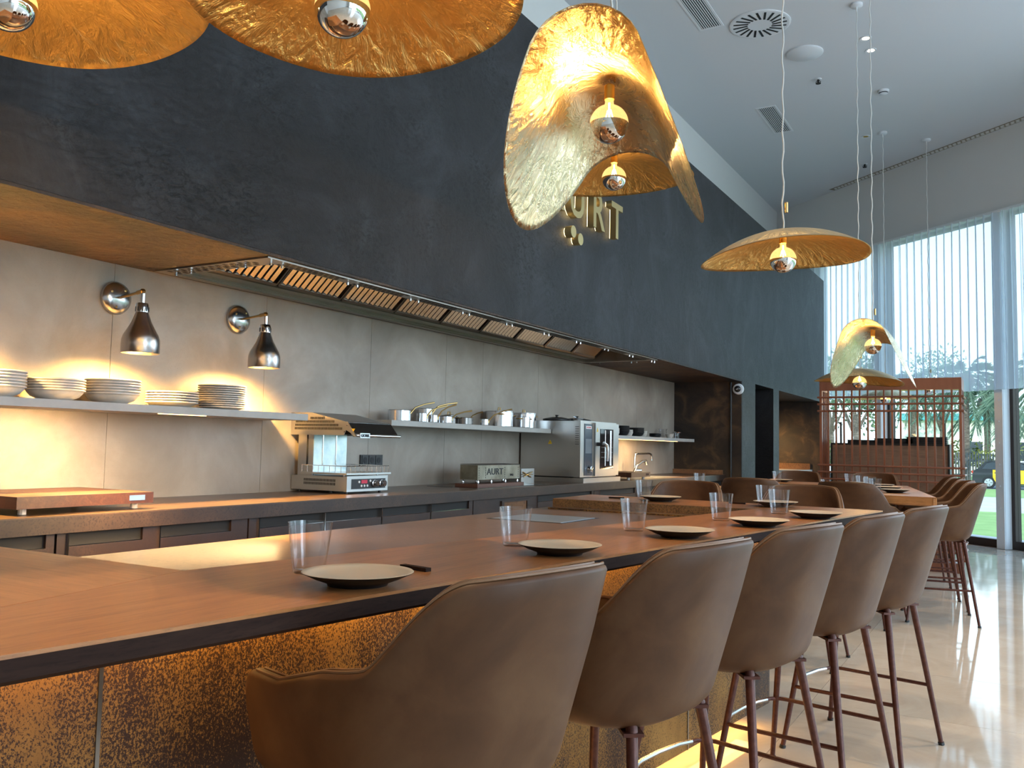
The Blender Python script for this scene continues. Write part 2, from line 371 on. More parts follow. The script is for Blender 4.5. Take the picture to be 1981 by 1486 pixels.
M['carwhite'] = plain('white car paint', (.70, .72, .74), .3, coat=.6)
M['carglass'] = plain('car window', (.05, .06, .07), .08)
M['tyre'] = plain('tyre', (.012, .012, .012), .8)
M['rim'] = plain('alloy wheel', (.55, .56, .58), .3, .8)

# ================================================================== SETTING
# floor: base slab and marble tiles laid in a grid, cut along the slanting window wall
fl = struct('floor', MB().prism([(-4.6, -3.5), (7.2, -3.5), (7.2, 7.6), (-3.9, 16.2), (-4.6, 16.2)], -.12, -.004), M['grout'])
def clip(poly, p0, nrm):                  # keep the side nrm points to
    out = []
    for i, a in enumerate(poly):
        b = poly[(i+1) % len(poly)]; da = (a[0]-p0[0])*nrm[0]+(a[1]-p0[1])*nrm[1]; db = (b[0]-p0[0])*nrm[0]+(b[1]-p0[1])*nrm[1]
        if da >= 0: out.append(a)
        if da*db < 0: t = da/(da-db); out.append((a[0]+(b[0]-a[0])*t, a[1]+(b[1]-a[1])*t))
    return out
TS = .9; g = .0012
tme = MB().prism([(g, g), (TS-g, g), (TS-g, TS-g), (g, TS-g)], -.004, 0).mesh('tile', M['tile'])
wp0 = wpt(0, .03)
for ix in range(-5, 8):
    for iy in range(-4, 18):
        x0, y0 = ix*TS, iy*TS
        q = [(x0+g, y0+g), (x0+TS-g, y0+g), (x0+TS-g, y0+TS-g), (x0+g, y0+TS-g)]
        c = clip(q, wp0, (WN.x, WN.y))
        if len(c) < 3 or x0 > 6.2: continue
        if len(c) == 4 and abs(c[0][0]-q[0][0]) < 1e-6 and abs(c[2][0]-q[2][0]) < 1e-6 and abs(c[2][1]-q[2][1]) < 1e-6 and abs(c[3][0]-q[3][0]) < 1e-6: link('tile', tme, fl, (x0, y0, 0))
        else: link('tile', MB().prism([(a-x0, b-y0) for a, b in c], -.004, 0).mesh('tile', M['tile']), fl, (x0, y0, 0))
CZ = 4.31+E; ST = .80+E; FX = -2.74; KX = -3.54
struct('ceiling', MB().prism([(-4.1, -3.6), (7.3, -3.6), (7.3, 7.3), (-3.744, 16.1), (-4.1, 16.1)], CZ, CZ+.2), M['ceil'])
struct('wall_left', MB().box(-3.95, -3.744, -3.5, 16.0, 2.78+E, CZ), M['plaster'])
struct('wall_near', MB().box(-4.0, 7.3, -3.7, -3.5, 0, CZ), M['plaster'])
# kitchen back wall of big stone slabs
kw = struct('wall_kitchen', MB().box(KX-.2, KX-.012, -1.5, 9.95, 0, ST), M['grout'])
ys = [-1.08, -.18, .71, 1.60, 2.50, 3.43, 4.325, 5.165, 5.66, 6.55, 7.45, 8.77, 9.95]
for a, b in zip(ys, ys[1:]): MB().box(KX-.012, KX, a+.0012, b-.0012, .0, ST).build('stone_slab', M['stone'], kw)
# the dark hanging fascia with its two piers, doorway and second niche
struct('wall_fascia', MB().box(-3.74, FX, -2.0, 14.80, ST, 2.79+E), [M['fascia']])
struct('ceiling_niche', MB().box(-3.74, FX-.002, -2.0, 9.95, ST-.012, ST-.0005), M['soffit'])
struct('wall_pier_a', MB().box(-3.74, FX, 9.95, 10.53, 0, ST-.0005), M['fascia'])
struct('trim_1', MB().box(-3.72, FX-.004, 9.938, 9.95, 0, ST-.012), M['rustwall'])
struct('wall_pier_b', MB().box(-3.74, FX, 11.42, 11.72, 0, ST-.0005), M['fascia'])
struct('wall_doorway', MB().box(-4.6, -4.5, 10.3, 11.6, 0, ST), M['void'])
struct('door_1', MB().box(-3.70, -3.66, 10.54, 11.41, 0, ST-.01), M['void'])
struct('wall_niche', MB().box(-3.78, -3.70, 11.72, 14.46, 0, ST-.001), M['rustwall'])
struct('wall_end', MB().box(-3.74, FX, 14.46, 14.80, 0, ST-.0005), M['fascia'])
struct('trim_2', MB().box(-3.70, FX-.003, 14.447, 14.46, 0, ST-.002), M['rustwall'])
struct('wall_left_lower', MB().box(-3.95, -3.75, -3.5, 16.0, 0, 2.78+E), M['plaster'])
# the glazed wall: beam, posts, panes
HB = 3.22+E
def wbox(mb, s0, s1, o0, o1, z0, z1):
    c = wpt((s0+s1)/2, (o0+o1)/2, (z0+z1)/2); return mb.obox(c, WD*((s1-s0)/2), WN*((o1-o0)/2), Vector((0, 0, (z1-z0)/2)))
struct('wall_back', wbox(MB(), -.3, 14.3, -.22, 0, HB, CZ), M['plaster'])
struct('trim_3', wbox(MB(), .2, 14.1, .0, .035, HB-.03, HB+.02), M['white'])
struct('wall_back_side', wbox(MB(), -.3, .95, -.3, -.16, 0, HB), M['plaster'])
posts = [.18, 2.27, 4.36, 6.46, 8.56, 10.66, 12.76]
for i, s in enumerate(posts):
    col = MB(); wbox(col, s+.03, s+.16, -.26, -.02, 0, HB); wbox(col, s+.035, s+.155, -.02, -.005, 0, HB)
    o = struct('trim_%d' % (10+i), col, M['column'])
    if 1 <= i <= 2:
        bl = MB()
        for k in range(11):
            p = wpt(s+.095, -.004, .25+k*.28); bl.cyl(p, p+WN*.008, .013, n=6)
        bl.build('bolt', M['column'], o)
for i in range(len(posts)):
    s0 = posts[i]+.16; s1 = (posts[i+1] if i+1 < len(posts) else 14.2)+.03
    w = wbox(MB(), s0+.05, s1-.05, -.19, -.18, .10, HB-.02).build('window_%d' % (i+1), M['pane']); w['kind'] = 'structure'
    f = MB()
    wbox(f, s0, s0+.05, -.24, -.13, 0, HB); wbox(f, s1-.05, s1, -.24, -.13, 0, HB)
    wbox(f, s0+.05, s1-.05, -.24, -.13, 0, .105); wbox(f, s0+.05, s1-.05, -.24, -.13, HB-.03, HB)
    f.build('window_frame', M['frame'], w)
# right hand glazed wall, out of view: it lights the room and shows in the reflections
struct('wall_right', MB().box(7.2, 7.4, -3.5, 7.3, HB, CZ).box(7.2, 7.4, -3.5, -2.0, 0, HB), M['plaster'])
for i in range(5):
    y0 = -2.0+i*1.86; w = MB().box(7.28, 7.29, y0+.06, y0+1.80, .1, HB-.02).build('window_%d' % (11+i), M['pane']); w['kind'] = 'structure'
    MB().box(7.22, 7.34, y0, y0+.06, 0, HB).box(7.22, 7.34, y0+1.80, y0+1.86, 0, HB).box(7.22, 7.34, y0+.06, y0+1.8, 0, .1).build('window_frame', M['frame'], w)
# slot diffuser where the ceiling meets the glazed wall
sl = MB()
for k in range(90):
    s = 1.55+k*.075; wbox(sl, s, s+.05, .05, .075, CZ-.004, CZ+.001); wbox(sl, s+.03, s+.08, .09, .115, CZ-.004, CZ+.001)
st_ = wbox(MB(), 1.5, 8.4, .03, .14, CZ-.002, CZ+.002).build('trim_4', plain('bronze slot diffuser', (.22, .18, .12), .5, .4)); st_['kind'] = 'structure'
sl.build('slot_pattern', M['white'], st_)
# ---- sheer curtains
def curtain(s0, s1, label, bunch=0):
    n = int((s1-s0)/.0075); P = []; rnd = random.Random(int(s0*10))
    ph = [rnd.uniform(0, 6.28) for _ in range(4)]
    zs = [.86+E, 1.3+E, 2.0+E, 2.8+E, 3.195+E]
    for z in zs:
        row = []; h = (z-zs[0])/(zs[-1]-zs[0])
        for i in range(n+1):
            s = s0+(s1-s0)*i/n
            w = 2*pi*s/.132+.7*sin(s*2.3+ph[0])+(1-h)*.5*sin(s*3.1+ph[1])
            a = .034+.012*sin(s*1.7+ph[2])
            row.append(wpt(s+.022*sin(2*w), .075+a*sin(w)+.006*sin(s*9+ph[3])*(1-h), z))
        P.append(row)
    mb = MB(); mb.grid(P); o = mb.build('sheer_curtain', M['curtain'], smooth=True, recalc=False, ang=180)
    hem = []
    return tag(o, label, 'curtain', 'sheer curtains along the glazed wall')
curtain(.98, 4.64, 'wide sheer white pleated curtain above the copper lattice screen')
curtain(4.60, 8.6, 'sheer white pleated curtain right of the pale steel column')
curtain(8.7, 12.8, 'sheer white pleated curtain farther right along the glass wall, cut by the frame edge')
# ---- ceiling fittings
def grille(x, y, rz, ln, wd, label):
    t = thing('ceiling_vent', label, 'vent', (x, y, CZ), rz, 'linear air grilles in the ceiling')
    f = MB(); e = .025
    f.box(-wd/2-e, wd/2+e, -ln/2-e, -ln/2, -.006, 0).box(-wd/2-e, wd/2+e, ln/2, ln/2+e, -.006, 0).box(-wd/2-e, -wd/2, -ln/2, ln/2, -.006, 0).box(wd/2, wd/2+e, -ln/2, ln/2, -.006, 0)
    f.build('frame', M['whiteplastic'], t); MB().box(-wd/2, wd/2, -ln/2, ln/2, -.001, 0).build('backing', M['blackmat'], t)
    sm = MB().box(-.004, .004, -ln/2, ln/2, -.006, -.001).mesh('slat', M['whiteplastic'])
    k = 9
    for i in range(k): link('slat', sm, t, (-wd/2+wd*(i+.5)/k, 0, 0))
    return t
grille(-2.66, 7.85, 0, 1.3, .20, 'long white linear air grille at the top edge, nearest the camera')
grille(-2.70, 11.35, 0, .95, .20, 'short white linear air grille farther back near the dark wall')
t = thing('air_diffuser', 'round white swirl air diffuser with black radial slots in the ceiling', 'vent', (-2.209, 8.661, CZ))
MB().lathe([(0, 0), (.30, 0), (.30, -.010), (.285, -.014), (0, -.014)], 40).build('plate', M['whiteplastic'], t)
slm = MB().box(.115, .26, -.011, .011, -.0165, -.013).mesh('slot', M['blackmat'])
for i in range(20):
    a = 2*pi*i/20; link('slot', slm, t, (-.035*sin(a)*1, .035*cos(a), 0), (0, 0, a))
tag(MB().lathe([(0, 0), (.19, 0), (.19, -.012), (.175, -.022), (0, -.024)], 40).build('ceiling_speaker', M['whiteplastic'], loc=(-1.949, 9.534, CZ), smooth=True), 'round flush white loudspeaker grille in the ceiling', 'speaker')
def sprinkler(x, y, label):
    t = thing('sprinkler_head', label, 'sprinkler', (x, y, CZ), 0, 'fire sprinklers on the ceiling')
    MB().lathe([(0, 0), (.04, 0), (.035, -.008), (0, -.008)], 16).build('escutcheon', M['whiteplastic'], t)
    MB().cyl((0, 0, -.008), (0, 0, -.05), .012, n=8).cyl((0, 0, -.05), (0, 0, -.055), .03, n=12).tube([(.012, 0, -.02), (.028, 0, -.035), (.012, 0, -.052)], .004, 6).tube([(-.012, 0, -.02), (-.028, 0, -.035), (-.012, 0, -.052)], .004, 6).build('deflector', M['recess'], t)
sprinkler(-1.956, 10.3, 'small dark sprinkler head beside the round ceiling speaker')
sprinkler(-1.944, 13.72, 'small dark sprinkler head close to the back wall beam')
t = thing('smoke_detector', 'small round white smoke detector on the ceiling', 'detector', (-1.342, 10.983, CZ))
MB().lathe([(0, 0), (.065, 0), (.062, -.025), (.05, -.028), (.05, -.04), (.03, -.05), (0, -.05)], 24).build('body', M['whiteplastic'], t, smooth=True)
MB().lathe([(.0505, -.029), (.0505, -.039)], 24).build('sensor_slots', M['recess'], t)
for x, y, lb in [(-1.323, 9.481, 'lit recessed ceiling downlight, nearer of the close pair'), (-1.317, 9.80, 'lit recessed ceiling downlight, farther of the close pair'), (-1.757, 12.514, 'dim small recessed ceiling downlight farther back')]:
    t = thing('downlight', lb, 'light', (x, y, CZ), 0, 'recessed downlights')
    MB().lathe([(.035, 0), (.058, 0), (.058, -.006), (.035, -.003)], 24).build('bezel', M['whiteplastic'], t)
    MB().lathe([(0, -.002), (.036, -.002), (.036, 0), (0, 0)], 20).build('lens', M['spot'] if y < 12 else M['sock'], t)

# ================================================================== KITCHEN
# hood: frame with pressed mesh pattern, gutter, filter panels of slats
HX0, HX1, HY0, HY1 = -3.49, FX-.02, 2.67, 7.31
t = thing('extractor_hood', 'long stainless steel extractor hood with rows of bright baffle filters', 'extractor hood', (0, 0, ST))
f = MB(); z0, z1 = -.020, -.0125
f.box(HX0, HX0+.05, HY0, HY1, z0, z1).box(HX1-.085, HX1, HY0, HY1, z0, z1).box(HX0+.05, HX1-.085, HY0, HY0+.11, z0, z1).box(HX0+.05, HX1-.085, HY1-.05, HY1, z0, z1)
f.build('frame', M['steel_warm'], t)
pm = MB()
def mesh_pat(x0, x1, y0, y1):
    n = int((x1-x0)/.022); m_ = int((y1-y0)/.034)
    for i in range(n):
        for j in range(m_):
            x = x0+(i+.5)*(x1-x0)/n; y = y0+(j+.5+.5*(i % 2))*(y1-y0)/m_
            if y+.012 < y1: pm.box(x-.0075, x+.0075, y-.013, y+.013, z0-.0012, z0)
for k in range(9):
    a = HY0+.12+k*.505; mesh_pat(HX1-.080, HX1-.008, a, a+.40)
mesh_pat(HX0+.06, HX1-.12, HY0+.005, HY0+.105)
o = pm.build('mesh_pattern', M['recess'], t); o['kind'] = 'stuff'
st = MB()
for k in range(10):
    for dx in (0,):
        y = HY0+.10+k*.505; st.cyl((HX1-.045, y-.04, z0), (HX1-.045, y-.04, z0-.018), .007, n=8); st.cyl((HX1-.045, y+.03, z0), (HX1-.045, y+.03, z0-.018), .007, n=8)
for x in (-3.4, -3.3, -3.0, -2.95): st.cyl((x, HY0+.05, z0), (x, HY0+.05, z0-.018), .007, n=8); st.cyl((x, HY1-.02, z0), (x, HY1-.02, z0-.018), .007, n=8)
st.build('stud', M['chrome'], t)
# trough lip and gutter against the wall side (inside the recess the fascia box is cut by a dark void)
GX = HX0+.05
MB().box(GX, GX+.012, HY0+.11, HY1-.05, -.0125, .13).build('back_panel', M['steel_warm'], t)
MB().box(GX+.012, GX+.09, HY0+.11, HY1-.05, .0, .008).build('gutter', M['steel_warm'], t)
MB().box(GX, HX1-.085, HY1-.062, HY1-.05, -.0125, .47).build('end_panel', M['steel_warm'], t)
MB().box(GX, HX1-.085, HY0+.11, HY0+.122, -.0125, .47).build('end_panel', M['steel_warm'], t)
MB().box(HX1-.097, HX1-.085, HY0+.11, HY1-.05, -.0125, .47).build('front_panel', M['steel_warm'], t)
fa = Vector((GX+.105, 0, .018)); fb = Vector((HX1-.11, 0, .44)); fd = (fb-fa); fn = Vector((fd.z, 0, -fd.x)).normalized()
MB().prism_dir([tuple(fa-fn*.045+Vector((0, HY0+.13, 0))), tuple(fb-fn*.045+Vector((0, HY0+.13, 0))), tuple(fb-fn*.06+Vector((0, HY0+.13, 0))), tuple(fa-fn*.06+Vector((0, HY0+.13, 0)))], (0, HY1-HY0-.20, 0)).build('filter_backing', M['blackmat'], t)
nf = 9; fw = (HY1-.07-(HY0+.13))/nf; ns = 11
sm = None
for k in range(nf):
    y0 = HY0+.13+k*fw; fr = MB()
    for e in (.004, fw-.012): fr.obox(fa+fd*.5+Vector((0, y0+e+.004, 0)), fd*.5, (0, .005, 0), fn*.012)
    fr.obox(fa+Vector((0, y0+fw/2, 0)), fd.normalized()*.008, (0, fw/2-.01, 0), fn*.012); fr.obox(fb+Vector((0, y0+fw/2, 0)), fd.normalized()*.008, (0, fw/2-.01, 0), fn*.012)
    fo = fr.build('baffle_filter', M['steel_warm'], t)
    if sm is None:
        w_ = fw/ns*.42; q = MB(); L = fd.length/2-.01
        q.obox((fa+fd*.5), fd.normalized()*L, Vector((0, 1, 0))*w_*.5+fn*w_*.28, (fn-Vector((0, .5, 0)))*.0016)
        sm = q.mesh('slat', M['baffle'])
    for i in range(ns-1): link('slat', sm, fo, (0, y0+fw*(i+1)/ns, 0))
# cut the recess out of the fascia soffit so the hood is truly hollow
for nm in ('wall_fascia', 'ceiling_niche'):
    ob = bpy.data.objects[nm]; me = ob.data; me2 = bpy.data.meshes.new(nm)
    x0, x1, y0, y1 = -3.74, (FX if nm == 'wall_fascia' else FX-.002), -2.0, (14.80 if nm == 'wall_fascia' else 9.95)
    zz0, zz1 = (ST, 2.79+E) if nm == 'wall_fascia' else (ST-.012, ST-.0005)
    hz = ST+.49; b = MB(); a0, a1, b0, b1 = HX0, HX1-.10, HY0+.10, HY1-.045
    zt = min(zz1, hz)
    b.box(x0, x1, y0, b0, zz0, zt).box(x0, x1, b1, y1, zz0, zt).box(x0, a0, b0, b1, zz0, zt).box(a1, x1, b0, b1, zz0, zt)
    if zz1 > hz: b.box(x0, x1, y0, y1, hz, zz1)
    nmh = b.mesh(nm, [me.materials[0]]); ob.data = nmh
# shelves
def shelf(y0, y1, zt, label, th=.033, led=None):
    t = thing('wall_shelf', label, 'shelf', (KX, y0, zt+E), 0, 'grey wall shelves over the back counter')
    MB().box(0, .30, 0, y1-y0, -th, 0).build('board', M['shelf'], t, bevel=.002)
    if led: MB().box(.262, .270, led[0]-y0, led[1]-y0, -th-.003, -th).build('led_strip', M['led'], t)
    return t
shelf(.6, 3.46, .146, 'long grey wall shelf holding stacked plates under the heat lamps', led=(2.56, 2.82))
shelf(4.17, 6.225, .142, 'grey wall shelf carrying the row of steel saucepans')
shelf(6.95, 9.78, .122, 'grey wall shelf with dark bowls right of the oven', led=(7.2, 9.3))
# back counter worktop and cabinets
CF = -2.92; CT = -.275+E
t = thing('back_worktop', 'long dark bronze worktop along the stone kitchen wall', 'worktop', (0, 0, CT))
MB().box(KX+.001, CF, .2, 9.936, -.005, 0).build('top_surface', M['countertop'], t)
MB().box(CF-.02, CF+.002, .2, 9.936, -.062, -.004).build('front_edge', M['counter'], t)
MB().box(KX+.001, CF-.02, .2, 9.936, -.062, -.005).build('core', M['counter'], t)
struct('trim_5', MB().box(KX+.001, -2.95, 9.90, 9.9365, CT+.001, CT+.05), M['inset'])
MB().box(-3.30, -3.0, 1.35, 1.72, 0, .0015).build('sunk_hob', M['dark'], t)
MB().box(-3.42, -3.02, 4.80, 5.72, 0, .002).build('glass_hob', M['darkglass'], t)
MB().box(-3.40, -3.05, 8.05, 8.75, 0, .0012).build('sink_bowl', M['steel'], t)
cabs = [(.2, 1.90, [(.25, 1.05), (1.06, 1.86)], 'leftmost bronze under-counter cabinet below the chopping board'), (1.90, 2.79, [(1.945, 2.25), (2.33, 2.69)], 'bronze under-counter cabinet with steel edged doors right of the chopping board'),
        (2.79, 4.62, [(2.85, 3.268), (3.278, 3.71), (3.72, 4.155), (4.165, 4.57)], 'bronze under-counter cabinet with four drawers below the salamander grill'),
        (4.62, 6.40, [(5.45, 6.35)], 'bronze under-counter cabinet with a recessed pull below the charcoal grill'), (6.40, 8.2, [(6.5, 7.25), (7.3, 8.1)], 'bronze under-counter cabinet below the oven'), (8.2, 9.93, [(8.3, 9.0), (9.05, 9.85)], 'bronze under-counter cabinet below the sink')]
for a, b, doors, lb in cabs:
    t = thing('base_cabinet', lb, 'cabinet', (KX, a, 0), 0, 'base cabinets under the back worktop')
    L = b-a; D = CF-KX
    MB().box(.02, D-.05, 0.002, L-.002, .10, CT-.063).build('body', M['recess'], t)
    MB().box(D-.055, D-.03, .002, L-.002, CT-.115, CT-.063).build('recess_rail', M['recess'], t)
    MB().box(.05, D-.10, .002, L-.002, 0, .10).build('plinth', M['blackmat'], t)
    prev = a
    for (d0, d1) in doors+[(b, b)]:
        if d0-prev > .03: MB().box(D-.04, D-.018, prev-a+.003, d0-a-.006, .11, CT-.064).build('filler_panel', M['drawer'], t)
        prev = d1
    for (d0, d1) in doors:
        dr = MB().box(D-.045, D-.012, d0-a, d1-a, .12, CT-.112).build('door', M['drawer'], t, bevel=.002)
        MB().box(D-.03, D-.010, d0-a-.006, d0-a-.001, .12, CT-.066).box(D-.045, D-.0125, d0-a+.004, d1-a-.004, CT-.112, CT-.109).build('edge_trim', M['chrome'], dr)
    if abs(a-4.62) < .01:
        MB().box(D-.018, D-.006, .33, .36, CT-.20, CT-.082).box(D-.018, D-.006, .67, .70, CT-.20, CT-.082).box(D-.018, D-.006, .36, .67, CT-.092, CT-.082).build('recessed_pull', M['drawer'], t)
        MB().box(D-.018, D-.015, .36, .67, CT-.20, CT-.092).build('pull_back', M['inset'], t)
# chopping boards
def board(x0, x1, y0, y1, label, nm='chopping_board'):
    t = thing(nm, label, 'chopping board', (x0, y0, CT), 0, 'thick wooden chopping boards')
    w, l = x1-x0, y1-y0
    sl_ = []
    n = 7
    for i in range(n):
        MB().box(w*i/n+.0004, w*(i+1)/n-.0004, 0, l, .024, .066).build('stave', [M['board_a'], M['board_b'], M['board_c']][i % 3], t, bevel=.0015, seg=1)
    for x in (.05, w-.05):
        for y in (.05, l-.05): MB().cyl((x, y, 0.0016), (x, y, .024), .014, n=10).build('foot', M['bowl'], t)
    MB().box(w, w+.002, l-.11, l-.04, .036, .056).build('name_plate', M['chrome'], t)
    return t
board(-3.46, -2.985, 1.78, 2.33, 'thick red-brown wooden chopping board at the left end of the back counter')
board(-3.30, -2.93, 7.15, 7.60, 'thick wooden chopping board between the oven and the sink')
# twisting helpers: text as mesh
def text_mesh(s, size, depth, mat, name='lettering', bold=.0, sx=1.0):
    cu = bpy.data.curves.new(name, 'FONT'); cu.body = s; cu.size = size; cu.extrude = depth/2; cu.offset = bold; cu.align_x = 'CENTER'; cu.resolution_u = 3
    o = bpy.data.objects.new(name, cu); C.objects.link(o)
    dg = bpy.context.evaluated_depsgraph_get(); me = bpy.data.meshes.new_from_object(o.evaluated_get(dg)); bpy.data.objects.remove(o); bpy.data.curves.remove(cu)
    me.transform(Matrix.Diagonal((sx, 1, 1, 1))); me.materials.clear(); me.materials.append(mat); me.name = name
    return me
RX = (pi/2, 0, pi/2)                      # text standing on a wall facing +X, reading along +Y
# ---- heat lamps
def heat_lamp(y, label):
    t = thing('heat_lamp', label, 'wall lamp', (KX, y, .632+E), 0, 'steel heat lamps above the plate shelf')
    R = Matrix.Rotation(pi/2, 4, 'Y')
    MB().lathe([(0, 0), (.074, 0), (.076, .008), (.070, .022), (.050, .036), (.0, .044)], 36, M=R).build('wall_plate', M['chrome_grey'], t, smooth=True)
    sc = MB()
    for a, r in ((.9, .045), (2.6, .045), (4.4, .045)): sc.lathe([(0, 0), (.006, 0), (.006, .004), (0, .006)], 8, (.034, r*cos(a), r*sin(a)), R)
    sc.build('screw', M['brass'], t)
    MB().tube([(.04, 0, .0), (.20, -.03, .006)], .006, 10).cyl((.20, -.03, .006), (.235, -.036, .008), .009).lathe([(0, -.013), (.009, -.009), (.013, 0), (.009, .009), (0, .013)], 14, (.245, -.038, .008)).build('arm', M['brass'], t, smooth=True)
    c = (.247, -.038, 0)
    MB().cyl((c[0], c[1], -.002), (c[0], c[1], -.045), .010, n=12).lathe([(.0, -.04), (.024, -.045), (.028, -.055), (.028, -.085), (.0, -.085)], 24, c).build('swivel', M['chrome'], t, smooth=True)
    vt = MB()
    for k in range(10):
        a = 2*pi*k/10; vt.obox((c[0]+.0282*cos(a), c[1]+.0282*sin(a), -.072), (.001*cos(a), .001*sin(a), 0), (-.003*sin(a), .003*cos(a), 0), (0, 0, .010))
    vt.build('cooling_slot', M['dark'], t)
    prof = [(.026, -.085), (.031, -.10), (.042, -.13), (.058, -.16), (.072, -.185), (.078, -.205), (.079, -.225), (.079, -.262), (.080, -.264)]
    inn = [(r-.003, z) for r, z in prof[::-1]]
    MB().lathe(prof+inn, 40, c).build('shade', M['shade_steel'], t, smooth=True)
    MB().lathe([(0, -.10), (.018, -.11), (.030, -.14), (.034, -.165), (.026, -.19), (0, -.20)], 24, c).build('bulb', M['heatbulb'], t, smooth=True)
    return t
heat_lamp(2.505, 'left steel bell shaped heat lamp on the stone wall'); heat_lamp(3.225, 'right steel bell shaped heat lamp on the stone wall')
for y in (2.467, 3.187, 1.75):
    light('heat_lamp_beam', 'SPOT', (KX+.247, y, .632+E-.235), 190, (1.0, .56, .15), dir=(-.30, -.04, -1), spot_size=radians(150), spot_blend=1.0, shadow_soft_size=.04)
# ---- double wall socket
t = thing('wall_socket', 'black triple wall socket beside the salamander grill', 'socket', (KX, 4.354, -.105+E))
MB().box(0, .010, -.108, .108, -.034, .034).build('plate', M['dark'], t, bevel=.003)
for y in (-.066, 0, .066):
    MB().box(.010, .013, y-.029, y+.029, -.029, .029).build('module', M['dark'], t, bevel=.002)
    MB().lathe([(0, 0), (.019, 0), (.019, .002), (0, .002)], 16, (.0125, y, 0), Matrix.Rotation(pi/2, 4, 'Y')).build('outlet', M['blackmat'], t)
# ---- salamander grill
t = thing('salamander_grill', 'stainless steel salamander grill with raised heating hood and wire rack', 'grill', (KX, 3.66, CT))
FXs = .41; WY = .345
MB().box(.005, FXs-.02, 0, WY, .014, .092).build('base_body', M['steel'], t, bevel=.003)
MB().box(FXs-.02, FXs, -.003, WY+.003, .012, .096).build('front_panel', M['steel'], t, bevel=.003)
MB().box(FXs, FXs+.002, .035, WY-.02, .026, .080).build('control_plate', M['dark'], t)
MB().box(FXs+.002, FXs+.003, .115, .165, .055, .074).build('display', plain('dark red display', (.20, .01, .03), .3, emit=(.5, .02, .05), es=.5), t)
RY = Matrix.Rotation(pi/2, 4, 'Y')
bt = MB()
for y, z in ((.095, .064), (.19, .068), (.115, .042), (.14, .042), (.165, .042)): bt.lathe([(0, 0), (.0065, 0), (.0065, .003), (0, .004)], 12, (FXs+.002, y, z), RY)
bt.build('button', M['white'], t)
for y in (.228, .292):
    MB().lathe([(0, 0), (.021, 0), (.021, .004), (.018, .006), (.017, .024), (0, .024)], 24, (FXs+.002, y, .053), RY).build('knob', M['chrome'], t, smooth=True)
sl_ = MB()
for r_ in range(2):
    for i in range(22): sl_.box(.10+i*.0105, .105+i*.0105, -.0012, .0004, .044+r_*.019, .058+r_*.019)
sl_.build('vent_slot', M['blackmat'], t)
for x in (.04, .27, .38):
    for y in (.03, WY-.03): MB().cyl((x, y, 0), (x, y, .014), .009, n=10).build('foot', M['dark'], t)
# tray and wire fence
MB().box(.09, .43, -.03, WY+.005, .104, .113).build('tray', M['steel'], t, bevel=.002)
pl = MB()
for x in (.14, .36):
    for y in (.03, WY-.03): pl.cyl((x, y, .09), (x, y, .104), .006, n=8)
pl.build('tray_pillar', M['chrome'], t)
fc = MB(); zf = .150
xa, xb, ya, yb = .10, .42, -.02, WY-.005
fc.tube([(xa, ya, zf), (xb, ya, zf), (xb, yb, zf), (xa, yb, zf)], .0022, 6, closed=True)
for i in range(9): fc.cyl((xa+(xb-xa)*i/8, ya, .113), (xa+(xb-xa)*i/8, ya, zf), .0018, n=5); fc.cyl((xa+(xb-xa)*i/8, yb, .113), (xa+(xb-xa)*i/8, yb, zf), .0018, n=5)
for i in range(11): fc.cyl((xb, ya+(yb-ya)*i/10, .113), (xb, ya+(yb-ya)*i/10, zf), .0018, n=5)
fc.build('wire_fence', M['chrome'], t)
# column
MB().box(.03, .14, .02, WY-.05, .09, .335).build('rear_column', M['steel'], t, bevel=.003)
MB().box(.14, .145, .02, WY-.05, .112, .335).build('heat_shield', M['steel_b'], t)
MB().box(.095, .104, .0175, .0205, .15, .33).build('guide_slot', M['blackmat'], t)
MB().box(.1452, .148, .09, .096, .15, .33).box(.1452, .148, .20, .206, .15, .33).build('guide_rail', M['chrome'], t)
# hood: side plates with perforations, sloping top, rounded front with handle bar
def hoodpoly(y): return [(-.01+.01, y, .316), (.385, y, .316), (.398, y, .345), (.43, y, .330), (.455, y, .308), (.47, y, .312), (.41, y, .386), (.15, y, .44), (.0, y, .44)]
sp = MB().prism_dir([tuple(p) for p in hoodpoly(-.012)], (0, .004, 0)).build('side_plate', M['steel'], t)
sp2 = MB().prism_dir([tuple(p) for p in hoodpoly(WY+.016)], (0, .004, 0)).build('side_plate', M['steel'], t)
MB().prism_dir([(0, -.008, .436), (.15, -.008, .436), (.405, -.008, .382), (.41, -.008, .386), (.15, -.008, .44), (0, -.008, .44)], (0, WY+.024, 0)).build('top_cover', M['hoodgrey'], t)
MB().prism_dir([(0, -.008, .322), (.36, -.008, .322), (.36, -.008, .345), (0, -.008, .345)], (0, WY+.024, 0)).build('heating_body', M['recess'], t)
MB().prism_dir([(.405, -.008, .384), (.412, -.008, .384), (.462, -.008, .325), (.456, -.008, .322)], (0, WY+.024, 0)).build('front_visor', M['chrome_grey'], t)
MB().cyl((.402, -.008, .384), (.402, WY+.016, .384), .006, n=10).build('upper_rail', M['chrome'], t, smooth=True)
hb = MB().cyl((.466, -.008, .316), (.466, WY+.03, .316), .0085, n=12).build('handle_bar', M['chrome'], t, smooth=True)
bd = MB().box(.474, .478, .015, .095, .303, .329).build('name_badge', M['badge'], t, bevel=.002)
link('lettering', text_mesh('GIORIK', .021, .002, M['dark'], bold=.0006), bd, (.479, .055, .309), RX)
MB().prism_dir([(.452, -.0125, .335), (.440, -.0125, .352), (.464, -.0125, .352)], (0, -.001, 0)).build('warning_sticker', M['yellow'], t)
pf = MB()
